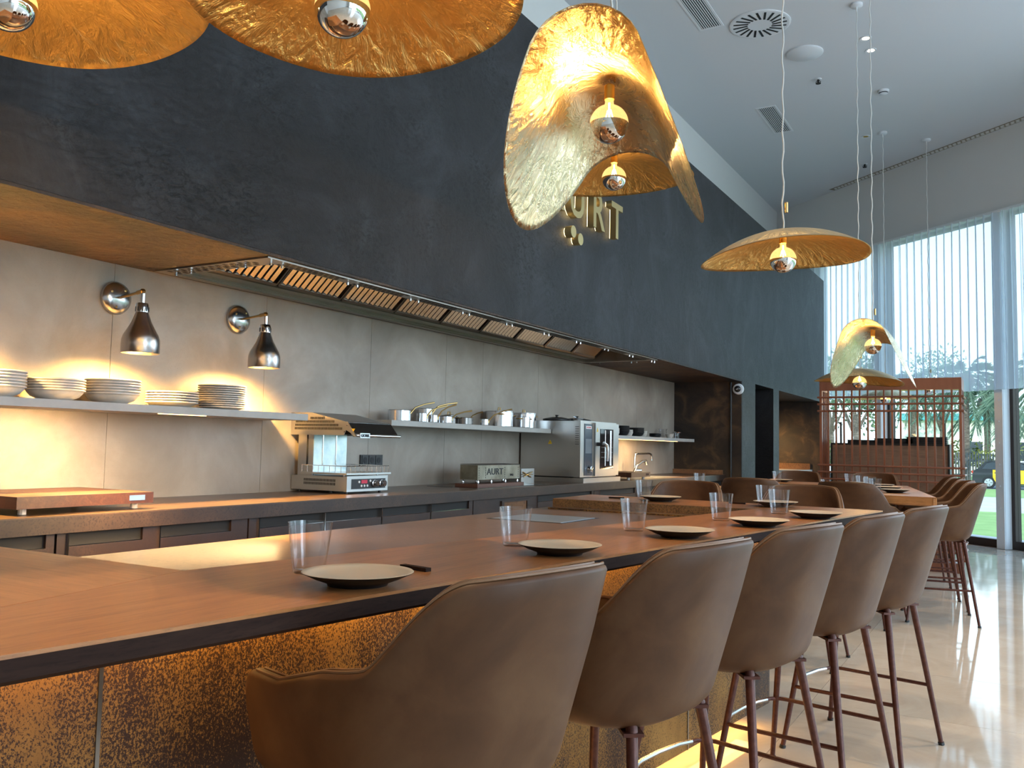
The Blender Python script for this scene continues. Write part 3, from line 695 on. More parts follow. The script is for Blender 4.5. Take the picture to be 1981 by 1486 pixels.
for r_, (a, b) in enumerate(((0, 33), (0, 30), (0, 27), (10, 20))):
    for i in range(a, b): pf.box(.03+i*.0105+.003*r_, .036+i*.0105+.003*r_, -.0135, -.0118, .345+r_*.019, .358+r_*.019)
pf.build('perforation', M['blackmat'], sp)
rv = MB()
for x, z in ((.388, .335), (.405, .372), (.45, .315)): rv.lathe([(0, 0), (.005, 0), (0, .003)], 10, (x, -.012, z), Matrix.Rotation(pi/2, 4, 'X'))
rv.build('rivet', M['chrome'], sp)
# ---- charcoal box grill
t = thing('charcoal_grill', 'small steel tabletop charcoal grill box with cut-out lettering', 'grill', (-3.15, 5.0, CT))
MB().box(-.16, .02, -.03, .60, 0.002, .018).build('tray', plain('rust brown tray', (.13, .05, .03), .5), t, bevel=.003)
for x in (-.13, -.01):
    for y in (.02, .19, .38, .55): MB().lathe([(0, .018), (.008, .018), (.010, .03), (.006, .042), (0, .042)], 12, (x, y, 0)).build('foot', M['chrome'], t, smooth=True)
b_ = MB(); b_.box(-.002, 0, 0, .57, .045, .142).box(-.14, -.138, 0, .57, .045, .142).box(-.138, -.002, 0, .002, .045, .142).box(-.138, -.002, .568, .57, .045, .142).box(-.138, -.002, .002, .568, .045, .048)
b_.build('firebox', M['aged'], t)
gr = MB()
for i in range(26): gr.cyl((-.14, .015+i*.0216, .146), (0, .015+i*.0216, .146), .002, n=5)
gr.tube([(-.14, 0, .146), (0, 0, .146), (0, .57, .146), (-.14, .57, .146)], .003, 5, closed=True).build('grate', M['steel'], t)
link('lettering', text_mesh('AURT', .062, .002, M['dark'], bold=.0008, sx=1.35), t, (.001, .225, .078), RX)
link('lettering', text_mesh('BBQ', .020, .002, M['dark'], bold=.0004, sx=1.2), t, (.001, .455, .066), RX)
lm = MB()
for i in range(5):
    for y in (.015, .10, .355, .545): lm.box(.0002, .0012, y, y+.004, .055+i*.016, .064+i*.016)
lm.build('cut_slot', M['dark'], t)
t = thing('tool_holder', 'small steel tray with crossed tongs between charcoal grill and oven', 'tray', (-3.25, 5.70, CT))
MB().box(-.10, .04, 0, .20, 0, .004).box(.036, .04, 0, .20, .004, .11).box(-.10, -.096, 0, .20, .004, .11).box(-.096, .036, .196, .20, .004, .11).build('holder', M['steel'], t)
MB().tube([(.045, .02, .085), (.047, .14, .045)], .004, 6).tube([(.05, .02, .05), (.052, .15, .085)], .004, 6).tube([(.05, .0, .07), (.052, .16, .065)], .003, 6).build('tongs', M['brass'], t)
# ---- combi oven
t = thing('combi_oven', 'stainless steel combination oven with glass door and black handle', 'oven', (KX, 6.235, CT))
D = .555; WY = .70
MB().box(.05, .585, 0, WY+.03, .0, .036).build('stand', M['steel'], t, bevel=.003)
MB().box(.02, D-.055, .0, WY, .045, .485).build('body', M['steel'], t, bevel=.004)
MB().box(.05, D-.1, .04, WY-.04, .036, .045).build('under_plate', M['dark'], t)
MB().box(D-.055, D, -.002, WY+.002, .042, .488).build('front_frame', M['steel'], t, bevel=.005)
MB().box(D, D+.004, .07, .215, .055, .465).build('control_panel', M['panelblue'], t, bevel=.002)
MB().box(D+.004, D+.005, .085, .20, .23, .345).build('display', plain('grey display', (.16, .18, .20), .15), t)
MB().lathe([(0, 0), (.030, 0), (.030, .006), (.027, .012), (.025, .03), (0, .033)], 28, (D+.004, .145, .105), RY).build('dial', M['chrome'], t, smooth=True)
dr = MB().box(D, D+.022, .235, WY+.004, .05, .478).build('door', M['steel'], t, bevel=.006)
MB().box(D+.022, D+.025, .325, .585, .105, .43).build('glass', M['darkglass'], dr, bevel=.002)
rk = MB()
for y in (.42, .52, .54): rk.cyl((D+.0255, y, .13), (D+.0255, y, .42), .003, n=6)
for z in (.20, .24, .28): rk.cyl((D+.0255, .34, z), (D+.0255, .57, z), .0012, n=5)
rk.build('rack_rail', M['chrome_grey'], dr)
hd = MB().tube([(D+.022, .275, .305), (D+.06, .275, .305), (D+.072, .30, .30)], [.016, .014, .012], 12).build('handle', M['dark'], dr, smooth=True)
MB().tube([(D+.072, .285, .318), (D+.080, .325, .30), (D+.084, .34, .25), (D+.080, .345, .17)], [.012, .015, .013, .008], 12).build('grip', M['chrome'], hd, smooth=True)
MB().box(D+.004, D+.0055, .09, .195, .425, .448).build('logo_plate', M['white'], t)
link('lettering', text_mesh('RATIONAL', .017, .001, plain('red print', (.5, .02, .03), .5), bold=.0004), t, (D+.006, .1425, .4305), RX)
def warn(parent, pts, d, nrm):
    return MB().prism_dir(pts, d).build('warning_sticker', M['yellow'], parent)
warn(t, [(.27, -.0005, .30), (.305, -.0005, .30), (.2875, -.0005, .332)], (0, -.001, 0), None)
MB().box(.286, .289, -.0025, -.0016, .306, .320).build('warning_mark', M['dark'], t)
warn(dr, [(D+.0222, .255, .405), (D+.0222, .285, .405), (D+.0222, .27, .44)], (.001, 0, 0), None)
lb = MB()
for i in range(9):
    lb.box(D-.045, D-.012, -.0036, -.0022, .30+i*.017, .304+i*.017)
lb.build('printed_label', M['dark'], t)
# ---- faucet
t = thing('kitchen_faucet', 'chrome swan neck mixer tap with side spray in front of the lit stone wall', 'tap', (-3.42, 8.42, CT))
MB().cyl((0, 0, 0), (0, 0, .03), .02).tube([(0, 0, .03), (0, 0, .19), (0, .02, .218), (.0, .05, .226), (0, .42, .226), (0, .465, .216), (0, .48, .195), (0, .48, .155)], .011, 12).build('spout', M['chrome'], t, smooth=True)
MB().cyl((.0, .03, .055), (.03, .10, .055), .016, n=12).build('lever', M['chrome'], t, smooth=True)
MB().tube([(.05, -.16, .0), (.05, -.15, .03), (.05, -.06, .10), (.05, .08, .145), (.05, .18, .150)], [.014, .012, .012, .013, .012], 12).cyl((.05, .18, .155), (.05, .21, .115), .017, n=12).build('side_spray', M['chrome_grey'], t, smooth=True)

# ---- crockery on the plate shelf
ORD = ['bottom', 'second', 'third', 'fourth', 'fifth', 'sixth', 'seventh', 'eighth', 'ninth', 'tenth', 'eleventh', 'twelfth']
def nth(i, n): return 'bottom' if i == 0 else ('topmost' if i == n-1 else ORD[i]+' from the bottom')
SZ = .146+E
def bowl_mesh(r, h, foot, mat, wall=.004, name='bowl'):
    lip = min(.006, r*.06)
    prof = [(0, .0), (foot, 0), (foot+.004, .003), (r*.80, h*.36), ((r-lip)*.975, h*.72), (r-lip, h-.0075), (r-lip*.5, h-.0065), (r, h-.005), (r, h-.001), (r-.002, h), (r-wall-lip, h-.001), (r*.93-wall-lip, h*.74), (r*.74, h*.42+wall), (foot, .008), (0, .007)]
    return MB().lathe(prof, 40).mesh(name, mat, smooth=True, ang=60)
def stack(me, x, y, z, n, dz, what, where, cat, group, name, jit=.002):
    for i in range(n):
        o = link(name, me, None, (x+random.uniform(-jit, jit), y+random.uniform(-jit, jit), z+dz*i), (0, 0, random.uniform(0, 6)))
        tag(o, '%s, %s in the %s' % (what, nth(i, n), where), cat, group)
bm1 = bowl_mesh(.112, .046, .055, M['bowl']); bm2 = bowl_mesh(.116, .026, .065, M['bowl']); bm3 = bowl_mesh(.113, .017, .075, M['bowl'])
stack(bm1, -3.38, 1.90, SZ, 6, .0115, 'off-white stoneware bowl', 'stack at the left frame edge', 'bowl', 'off-white bowls stacked on the plate shelf', 'bowl')
stack(bm1, -3.38, 2.146, SZ, 5, .0105, 'off-white stoneware bowl', 'second stack from the left', 'bowl', 'off-white bowls stacked on the plate shelf', 'bowl')
stack(bm1, -3.38, 2.407, SZ, 6, .0115, 'off-white stoneware bowl', 'stack under the left heat lamp', 'bowl', 'off-white bowls stacked on the plate shelf', 'bowl')
stack(bm2, -3.38, 2.714, SZ, 5, .0115, 'shallow off-white plate', 'low stack between the heat lamps', 'plate', 'off-white plates stacked on the plate shelf', 'plate')
stack(bm3, -3.38, 3.003, SZ, 11, .0104, 'flat off-white plate', 'tall stack under the right heat lamp', 'plate', 'off-white plates stacked on the plate shelf', 'plate')
# ---- pans
PZ = .142+E
def pan(x, y, r, h, label, kind='long', ang=.0, z=PZ, hl=.20, rise=.05, lid=False, dark=False):
    t = thing('saucepan' if kind == 'long' else 'stockpot', label, 'pan', (x, y, z), 0, 'steel pans on the middle shelf')
    body = M['steel_dark'] if dark else M['pan']
    MB().lathe([(0, 0), (r-.006, 0), (r, .006), (r, h-.003), (r+.003, h), (r, h), (r-.003, h-.003), (r-.003, .008), (0, .006)], 36).build('pot', body, t, smooth=True)
    ca, sa = cos(ang), sin(ang)
    if kind == 'long':
        pts = [(r, 0, h*.55), (r+.012, 0, h*.75), (r+hl*.25, 0, h+rise*.35), (r+hl*.6, 0, h+rise*.75), (r+hl, 0, h+rise)]
        MB().tube([(a*ca, a*sa, c) for a, b, c in pts], [.007, .006, .0045, .0045, .006], 8).obox(((r+.002)*ca, (r+.002)*sa, h*.58), Vector((ca, sa, 0))*.003, Vector((-sa, ca, 0))*.014, (0, 0, h*.17)).build('handle', M['brass'], t, smooth=True)
    else:
        for s in (1, -1):
            q = [(s*r, -.022), (s*(r+.022), -.018), (s*(r+.026), 0), (s*(r+.022), .018), (s*r, .022)]
            MB().tube([(a*ca-b*sa, a*sa+b*ca, h*.82) for a, b in q], .0045, 8).build('handle', M['brass'], t, smooth=True)
    if lid:
        l = MB().lathe([(r+.002, h), (r+.002, h+.004), (r*.5, h+.012), (0, h+.014), ], 36).build('lid', body, t, smooth=True)
        MB().tube([(0, -.018, h+.012), (0, -.014, h+.03), (0, .014, h+.03), (0, .018, h+.012)], .004, 8).build('lid_knob', M['brass'], l, smooth=True)
    return t
A = 1.25
pan(-3.40, 4.452, .072, .072, 'low wide steel saucepan, leftmost on the middle shelf', ang=A, hl=.20, rise=.06)
pan(-3.36, 4.638, .034, .062, 'small steel saucepan next to the low wide one', ang=A, hl=.17, rise=.055)
pan(-3.465, 4.82, .050, .10, 'taller dark rimmed steel saucepan standing behind the small ones', ang=A, hl=.22, rise=.05)
pan(-3.34, 4.735, .031, .054, 'smallest steel saucepan at the front of the shelf', ang=A, hl=.16, rise=.075)
pan(-3.345, 4.885, .048, .050, 'low steel saute pan with rising brass handle', ang=A, hl=.18, rise=.045)
pan(-3.40, 5.195, .066, .052, 'dark round bottomed saute pan with brass handle', ang=-1.6+3.14, hl=.17, rise=.05, dark=True)
pan(-3.46, 5.10, .055, .058, 'lidded low pan half hidden behind the dark saute pan', 'loop', ang=.3, lid=True, dark=True)
pan(-3.31, 5.325, .030, .048, 'tiny steel saucepan in front of the big stockpot', ang=A, hl=.23, rise=.08)
pan(-3.41, 5.700, .105, .116, 'big lidded steel stockpot with brass lid loop', 'loop', ang=-.9, lid=True)
pan(-3.31, 5.905, .048, .085, 'medium steel pot with brass loop handle right of the big stockpot', 'loop', ang=1.4)
pan(-3.43, 6.115, .098, .118, 'large lidded steel pot with pointed knob at the right end of the shelf', 'loop', ang=1.1, lid=True)
# ---- things on the oven
OZ = CT+.4885
for i, (x, y, r, lb) in enumerate([(-3.28, 6.40, .115, 'round black lidded tray on the oven, left'), (-3.22, 6.65, .12, 'round black lidded tray on the oven, right')]):
    t = thing('round_tray', lb, 'tray', (x, y, OZ), 0, 'round black trays on top of the oven')
    MB().lathe([(0, 0), (r-.006, 0), (r, .006), (r, .014), (r-.01, .018), (r*.4, .030), (0, .032)], 36).build('disc', M['dark'], t, smooth=True)
    MB().lathe([(0, .030), (.012, .030), (.010, .040), (.018, .046), (0, .050)], 16).build('knob', M['dark'], t, smooth=True)
t = thing('steel_ladle', 'shiny small steel dish in front of the round black trays on the oven', 'dish', (-3.10, 6.42, OZ))
MB().lathe([(0, 0), (.03, 0), (.045, .012), (.048, .020), (.044, .018), (.03, .004), (0, .003)], 24).build('dish_body', M['chrome'], t, smooth=True)
MB().tube([(.02, -.04, .018), (.03, -.10, .026), (.03, -.15, .03)], .004, 6).build('handle', M['chrome'], t)
# ---- crockery on the right shelf
QZ = .122+E; QX = -3.37
blk = plain('black stoneware', (.014, .014, .015), .35); wht = M['bowl']
def bstack(r, h, foot, mat, x, y, n, dz, what, where):
    stack(bowl_mesh(r, h, foot, mat), x, y, QZ, n, dz, what, where, 'bowl', 'bowls stacked on the shelf right of the oven', 'bowl', .001)
bstack(.045, .03, .02, wht, QX, 7.80, 5, .010, 'small white bowl', 'stack half hidden by the oven')
bstack(.072, .050, .035, blk, QX, 7.98, 6, .010, 'black deep bowl', 'first black stack beside the oven')
bstack(.040, .035, .020, wht, QX, 8.15, 4, .010, 'small white bowl', 'stack between the two black stacks')
bstack(.078, .045, .035, blk, QX, 8.35, 6, .009, 'black deep bowl', 'second black stack on the right shelf')
bstack(.050, .035, .025, wht, QX-.06, 8.66, 4, .010, 'white bowl', 'stack behind the low black dishes')
bstack(.064, .018, .045, blk, QX, 8.876, 4, .009, 'low black dish', 'short stack before the clear tubs')
bstack(.046, .045, .022, wht, QX+.05, 9.174, 1, .01, 'single white rice bowl', 'front of the clear tubs')
for i in range(4):
    t = tag(link('plastic_tub', MB().lathe([(0, 0), (.042, 0), (.047, .024), (.049, .026), (.046, .026), (.041, .002), (0, .002)], 24).mesh('plastic_tub', M['glass'], smooth=True), None, (QX-.08, 9.32, QZ+i*.0262)), 'clear round plastic tub, %s in the stack behind the white bowl' % nth(i, 4), 'tub', 'clear plastic tubs on the right shelf')
t = thing('storage_jar', 'small glass jar with a wide steel lid at the shelf end', 'jar', (QX+.04, 9.44, QZ))
MB().lathe([(0, 0), (.028, 0), (.030, .01), (.030, .06), (.027, .062), (.027, .004), (0, .003)], 20).build('jar_body', M['glass'], t, smooth=True)
MB().lathe([(0, .062), (.055, .062), (.057, .070), (.03, .078), (0, .08)], 24).build('lid', M['chrome'], t, smooth=True)
# ---- pipe and camera on the pier
tag(MB().cyl((-2.86, 9.925, 0), (-2.86, 9.925, ST-.02), .012, n=12).build('black_pipe', M['dark']), 'thin black vertical pipe on the dark pier beside the camera', 'pipe')
t = thing('security_camera', 'round white dome security camera high on the dark pier', 'camera', (-2.775, 9.938, .70+E))
RXm = Matrix.Rotation(pi/2, 4, 'X')
MB().lathe([(0, 0), (.062, 0), (.064, .02), (.055, .038), (.036, .042)], 32, M=RXm).build('housing', M['whiteplastic'], t, smooth=True)
MB().lathe([(.038, .040), (.034, .055), (.020, .068), (0, .074)], 24, M=RXm).build('dome', M['darkglass'], t, smooth=True)
MB().lathe([(.010, .0745), (.013, .0735), (0, .076)], 16, M=RXm).build('lens', M['chrome'], t, smooth=True)
# ---- second niche counter
t = thing('niche_counter', 'low pale topped counter inside the second dark niche', 'counter', (-3.69, 11.75, 0))
MB().box(0, .80, 0, 2.68, .10, .90).build('body', M['counter'], t); MB().box(0, .83, 0, 2.69, .90, .925).build('top', M['shelf'], t)
MB().box(0, .80, 2.655, 2.69, .925, 1.02).build('backsplash', M['inset'], t); MB().box(.04, .74, 0, 2.65, 0, .10).build('plinth', M['blackmat'], t)
light('niche_light', 'AREA', (-3.5, 13.75, 1.40), 9, (1, .60, .24), dir=(.1, .7, -1), shape='RECTANGLE', size=.2, size_y=.5)
# shelf leds
light('shelf_light_left', 'AREA', (KX+.20, 2.15, .146+E-.040), 52, (1, .64, .28), dir=(-.25, 0, -1), shape='RECTANGLE', size=.02, size_y=2.5)
light('shelf_light_right', 'AREA', (KX+.21, 8.45, .122+E-.045), 34, (1, .66, .30), dir=(-.25, 0, -1), shape='RECTANGLE', size=.03, size_y=2.6)

# ---- sign
t = thing('wall_sign', 'champagne gold backlit letters with two dots below on the dark fascia', 'sign', (FX, 6.165, 1.615+E))
for ch, y, in (('A', -1.02), ('U', -.70), ('R', -.345), ('T', 0)):
    o = link('letter', text_mesh(ch, .385, .05, M['sign'], 'letter', bold=.006, sx=.92), t, (.050, y, 0), RX)
    o['label'] = 'gold letter %s' % ch
    link('halo', text_mesh(ch, .385, .004, M['glow'], 'halo', bold=.0, sx=.92), o, (0, 0, -.029))
for y, z in ((-.745, -.115), (-.63, -.145)):
    o = MB().lathe([(0, .018), (.042, .018), (.042, .07), (0, .07)], 24, M=RY).build('sign_dot', M['sign'], t, (0, y, z))
    MB().lathe([(0, .010), (.034, .010), (.034, .014), (0, .014)], 20, M=RY).build('halo', M['glow'], o)

# ================================================================== BAR COUNTERS
BT = -.275+E
def edge_x(y): return -1.113+.1334*(y-.654)          # the slanting front edge of the near bar
t = thing('bar_counter', 'long tapering oak topped bar counter with rust patina front, nearest the camera', 'bar counter', (0, 0, 0), 0, None)
TH = .034
def slabtop(poly, z, th, mat, name, parent, bev=.004):
    return MB().prism(poly, z-th, z).build(name, mat, parent, bevel=bev, seg=3)
y0, y1 = .22, 4.60
sx_ = lambda y: -1.531+.142*(y-1.279)                # inner seam of the oak strip
cx, cy = -.585, 4.612
front = slabtop([(edge_x(y0), y0), (cx, cy), (-1.06, 4.66), (sx_(4.22), 4.22), (sx_(1.279), 1.279), (-1.45, .95), (-1.30, y0)], BT, TH, [M['wood_y']], 'oak_top', t)
slabtop([(-1.452, .95), (-1.5325, 1.279), (-2.62, 1.279), (-2.62, y0), (-1.302, y0)], BT, TH, M['wood_x'], 'oak_top', t)
slabtop([(-2.185, 4.235), (sx_(4.235)-.003, 4.235), (-1.062, 4.662), (-1.40, 4.70), (-2.205, 4.76)], BT, TH, M['wood_y'], 'oak_top', t)
MB().prism([(-2.18, 4.222), (sx_(4.222)-.02, 4.222), (sx_(4.222)-.02, 4.234), (-2.18, 4.234)], BT-.065, BT-.001).build('end_face', M['slab'], t)
MB().prism([(-2.18, 1.28), (sx_(1.28)-.001, 1.28), (sx_(4.24)-.001, 4.24), (-2.18, 4.24)], BT-.075, BT-.042).build('work_surface', M['inset'], t)
# dark bevelled edge under the oak
def edge_strip(pts, z0, z1, off):
    mb = MB()
    for a, b in zip(pts, pts[1:]):
        a = Vector((a[0], a[1], 0)); b = Vector((b[0], b[1], 0)); d = (b-a).normalized(); nrm = Vector((d.y, -d.x, 0))
        A0 = a+nrm*.0008; B0 = b+nrm*.0008
        mb.prism_dir([A0+Vector((0, 0, z1)), A0+Vector((0, 0, z0)), a-nrm*off+Vector((0, 0, z0-.010)), a-nrm*off+Vector((0, 0, z1))], b-a)
    return mb
edge_strip([(edge_x(y0), y0), (cx, cy), (-1.06, 4.66)], BT-TH, BT-.006, .02).build('edge_strip', M['wood_dark'], t)
# base with patina panels, metal joints and a lit plinth
bx = lambda y: -1.05+.1334*(y-3.6)
segs = [.30, 1.00, 2.16, 3.25, 4.04]
core = MB().prism([(bx(.30)-.03, .30), (bx(4.03)-.03, 4.03), (-2.12, 4.03), (-2.12, 1.1), (-2.55, 1.1), (-2.55, .30)], .0985, BT-.076)
core.build('base_body', M['blackmat'], t)
for a, b in zip(segs, segs[1:]):
    p = MB().prism([(bx(a)-.03, a+.002), (bx(a), a+.002), (bx(b), b-.002), (bx(b)-.03, b-.002)], .085, BT-TH-.001)
    p.build('patina_panel', M['corten'], t)
    if b < 4: MB().prism([(bx(b)-.01, b-.002), (bx(b)+.003, b-.0045), (bx(b)+.003, b+.0035), (bx(b)-.01, b+.002)], .085, BT-TH-.001).build('joint_strip', M['steel_warm'], t)
MB().prism([(-2.11, 4.032), (bx(4.032), 4.032), (bx(4.032), 4.06), (-2.11, 4.06)], .085, BT-TH-.001).build('patina_panel', M['corten'], t)
MB().prism([(bx(.3)-.14, .30), (bx(3.95)-.14, 3.93), (-2.02, 3.93), (-2.02, .30)], 0, .098).build('plinth', M['blackmat'], t)
lstrip = MB().prism([(bx(.32)-.10, .32), (bx(.32)-.085, .32), (bx(3.98)-.085, 3.98), (bx(3.98)-.10, 3.98)], .092, .098)
lstrip.build('led_strip', plain('amber led strip', (1, .6, .2), .5, emit=(1.0, .55, .16), es=1.8), t)
ls2 = MB().prism([(bx(.32)+.030, .32), (bx(.32)+.040, .32), (bx(4.0)+.040, 4.0), (bx(4.0)+.030, 4.0)], BT-TH-.007, BT-TH-.001)
ls2.build('led_strip', M['led'], t)
ang = math.atan(.1334)
light('bar_edge_light', 'AREA', (bx(2.2)+.035, 2.2, BT-TH-.012), 8, (1, .66, .22), rot=(0, radians(25), -ang), shape='RECTANGLE', size=.012, size_y=3.6)
light('bar_plinth_light', 'AREA', (bx(2.2)-.075, 2.2, .082), 8, (1, .52, .13), rot=(0, 0, -ang), shape='RECTANGLE', size=.10, size_y=3.6)
# induction plate let into the work surface
t2 = thing('induction_plate', 'pale steel induction plate let into the bar work surface', 'hob', (-1.84, 3.48, BT-.042))
MB().box(-.17, .17, -.17, .17, 0, .0025).build('plate', M['badge'], t2, bevel=.001); MB().box(-.185, .185, -.185, .185, 0, .0012).build('trim', M['dark'], t2)

# second bar: same build, tapering the other way
B2 = -.295+E
t = thing('far_bar_counter', 'second oak topped bar counter farther back before the copper screen', 'bar counter', (0, 0, 0))
ex2 = lambda y: -.513-.185*(y-6.76)
slabtop([(ex2(6.76), 6.76), (ex2(9.0), 9.0), (-1.50, 9.05), (-1.50, 8.40), (-1.33, 8.40), (-1.04, 7.25), (-.95, 6.80)], B2, TH, M['wood_y'], 'oak_top', t)
slabtop([(-.952, 6.80), (-1.042, 7.25), (-2.45, 7.25), (-2.45, 6.86)], B2, TH, M['wood_x'], 'oak_top', t)
slabtop([(-1.502, 8.40), (-1.502, 9.05), (-2.45, 9.05), (-2.45, 8.40)], B2, TH, M['wood_x'], 'oak_top', t)
MB().box(-2.44, -1.34, 8.386, 8.399, B2-.075, B2-.001).build('end_face', M['slab'], t)
MB().prism([(-2.45, 7.252), (-1.06, 7.252), (-1.35, 8.386), (-2.45, 8.386)], B2-.10, B2-.05).build('work_surface', M['inset'], t)
edge_strip([(-2.45, 6.86), (-.95, 6.80), (ex2(6.76), 6.76), (ex2(9.0), 9.0)], B2-TH-.02, B2-.006, .02).build('edge_strip', M['wood_x'], t)
MB().prism([(-2.3, 7.25), (-1.15, 7.2), (-1.42, 8.7), (-2.3, 8.7)], .08, B2-.10).build('patina_panel', M['corten'], t)
MB().prism([(-2.2, 7.35), (-1.25, 7.3), (-1.50, 8.6), (-2.2, 8.6)], 0, .08).build('plinth', M['blackmat'], t)
light('far_bar_plinth_light', 'AREA', (-1.2, 7.9, .07), 5, (1, .62, .22), rot=(0, 0, .18), shape='RECTANGLE', size=.02, size_y=1.2)

# ================================================================== STOOLS
def shell_mesh():
    """bucket shell: U shaped in plan, low arms in front, high leaning back; +X is the front"""
    ZB, ZA, ZT = .583, .785, .997
    N = 128
    def plan(s, z):                        # s in [-1,1]; returns outer point and outward normal
        h = max(0., min(1., (z-ZB)/(ZT-ZB)))
        hw = .232+.040*min(1, h*1.5)       # half width
        rx = .205+.125*h                                        # how far the back leans out
        fx = .215+.03*min(1, h*2)
        a = abs(s); sg = 1 if s >= 0 else -1
        if a > .52:
            k = (a-.52)/.48; x = -.02+(fx+.02)*k; y = hw*(1-.06*k*k)
        else:
            th = a/.52*pi/2; e = .80
            x = -.02-(rx-.02)*(cos(th)**e); y = hw*(sin(th)**e)
        return x, sg*y
    def top(s):
        a = abs(s)
        if a < .20: return ZT-.008*(a/.20)**2
        ZR = ZA+.055*(1-min(1, max(0, (a-.42)/.35)))
        if a < .43:
            k = (a-.20)/.23; return ZT-.008-(ZT-.008-ZR)*(1-(1-k**2.1)**1.7)
        if a < .93: return ZR
        k = (a-.93)/.07; return ZA-.055*(1-sqrt(max(0, 1-k*k)))-.0
    def P(s, z, inset=0.):
        x, y = plan(s, z)
        # outward direction by finite differences
        e = .01; xa, ya = plan(max(-1, s-e), z); xb, yb = plan(min(1, s+e), z)
        tx, ty = xb-xa, yb-ya; L = sqrt(tx*tx+ty*ty) or 1; nx, ny = ty/L, -tx/L
        if nx*(x)+ny*y < 0: nx, ny = -nx, -ny
        return x-nx*inset, y-ny*inset
    mb = MB(); rows = []
    S = [-1+2*i/N for i in range(N+1)]
    th = .034
    def row(fz, inset, fold=0): return [None]*(N+1)
    prof = []                               # (fraction of height, inset, extra)
    # outer surface from the rounded bottom edge up
    for k in range(5): q = k/4*pi/2; prof.append(('b', .052*(1-sin(q)), .055*(1-cos(q)) ))
    for k in range(1, 11): prof.append(('o', k/10))
    for k in range(1, 6): prof.append(('r', k/6))
    for k in range(0, 9): prof.append(('i', 1-k/8))
    G = []
    for s in S: pass
    for p in prof:
        r = []
        for s in S:
            zt = top(s)-.010
            if p[0] == 'b': z = ZB+p[2]; x, y = P(s, z, p[1])
            elif p[0] == 'o': z = ZB+.055+(zt-ZB-.055)*p[1]; x, y = P(s, z, 0)
            elif p[0] == 'r':
                q = p[1]*pi; z = zt+.012*sin(q); x, y = P(s, zt, th*(1-cos(q))/2)
            else:
                z = ZB+.10+(zt-ZB-.10)*p[1]; x, y = P(s, z, th)
            r.append((x, y, z))
        G.append(r)
    V = mb.grid(G)
    # close the two front ends
    for col in (0, -1):
        loop = [rw[col] for rw in V]
        mb._f(loop if col == 0 else loop[::-1])
    # underside
    low = V[0]; cv = mb.bm.verts.new((0, 0, ZB))
    for a, b in zip(low, low[1:]): mb._f([a, b, cv])
    mb._f([low[-1], low[0], cv])
    shell = mb.mesh('shell', M['leather'], smooth=True, ang=70)
    # piping: two fine beads along the rim
    pp = MB()
    for q in (.33, .66):
        ang_ = q*pi
        pts = []
        for i in range(5, N-4):
            s = S[i]; zt = top(s)-.010; x, y = P(s, zt, th*(1-cos(ang_))/2); pts.append((x, y, zt+.012*sin(ang_)+.0012))
        pp.tube(pts, .0028, 5)
    piping = pp.mesh('piping', M['seam'], smooth=True)
    # seat cushion, pad filling the shell
    cu = MB()
    def pl(z, ins):
        o = []
        for i in range(0, N+1, 4):
            x, y = P(S[i], z, ins); o.append((x, y, z))
        return o
    R_ = []
    for z, ins, dz in ((ZB+.030, .050, 0), (ZB+.04, .050, 0), (ZB+.10, .036, 0), (ZB+.115, .040, 0), (ZB+.125, .055, 0), (ZB+.130, .085, 0)):
        ring = [cu.bm.verts.new((x+(0.0), y, z)) for x, y, _ in pl(z, ins)]
        R_.append(ring)
    for a, b in zip(R_, R_[1:]):
        n = len(a)
        for i in range(n): cu._f([a[i], a[(i+1) % n], b[(i+1) % n], b[i]])
    cu._f(R_[-1]); cu._f(R_[0][::-1])
    cushion = cu.mesh('seat_cushion', M['leather'], smooth=True, ang=60)
    return shell, piping, cushion
SHELL, PIPING, CUSHION = shell_mesh()
def make_stool(label, loc, rz, group):
    t = thing('bar_stool', label, 'bar stool', loc, rz, group)
    link('shell', SHELL, t); link('piping', PIPING, t); link('seat_cushion', CUSHION, t)
    lx, ly, tx, ty = .232, .252, .150, .150
    for sx1, sy1 in ((1, 1), (1, -1), (-1, 1), (-1, -1)):
        lg = MB().tube([(sx1*lx, sy1*ly, .006), (sx1*(tx+.003), sy1*(ty+.005), .585), (sx1*(tx-.008), sy1*(ty-.01), .600)], [.0095, .0135, .013], 12)
        l = lg.build('leg', M['leg'], t, smooth=True)
        MB().cyl((sx1*(lx+.001), sy1*(ly+.001), 0), (sx1*(lx-.001), sy1*(ly-.001), .012), .0125, n=10).build('foot_cap', M['dark'], l)
    fr = MB(); fr.obox((0, 0, .579), (.165, .165, 0), (-.016, .016, 0), (0, 0, .004)); fr.obox((0, 0, .5795), (.165, -.165, 0), (.016, .016, 0), (0, 0, .004)); fr.build('under_frame', M['leg'], t)
    z = .245; k = (z-.006)/.58; ax = lx+(tx-lx)*k; ay = ly+(ty-ly)*k
    c = .055; X = ax+.020; Y = ay+.012
    side = []
    ring = [(-ax, -ay, z), (X-c, -Y, z)]+[(X-c+c*sin(a), -Y+c-c*cos(a), z) for a in (pi/8, pi/4, 3*pi/8)]+[(X, -Y+c, z)]
    ringB = [(x, -y, q) for x, y, q in ring][::-1]
    MB().tube(ring, .0075, 8).build('footrest', M['leg'], t, smooth=True); MB().tube(ringB, .0075, 8).build('footrest', M['leg'], t, smooth=True)
    b = MB().tube([(X, -Y+c, z), (X+.016, -Y*.5, z), (X+.022, 0, z), (X+.016, Y*.5, z), (X, Y-c, z)], .0078, 8).build('footrest_bar', M['chrome_grey'], t, smooth=True)
    b['label'] = 'polished steel front bar of the footrest'
    return t
st0 = make_stool('taupe leather bar stool nearest the camera, only its shell in view', (0, 0, 0), 0, 'leather bar stools along the near bar')
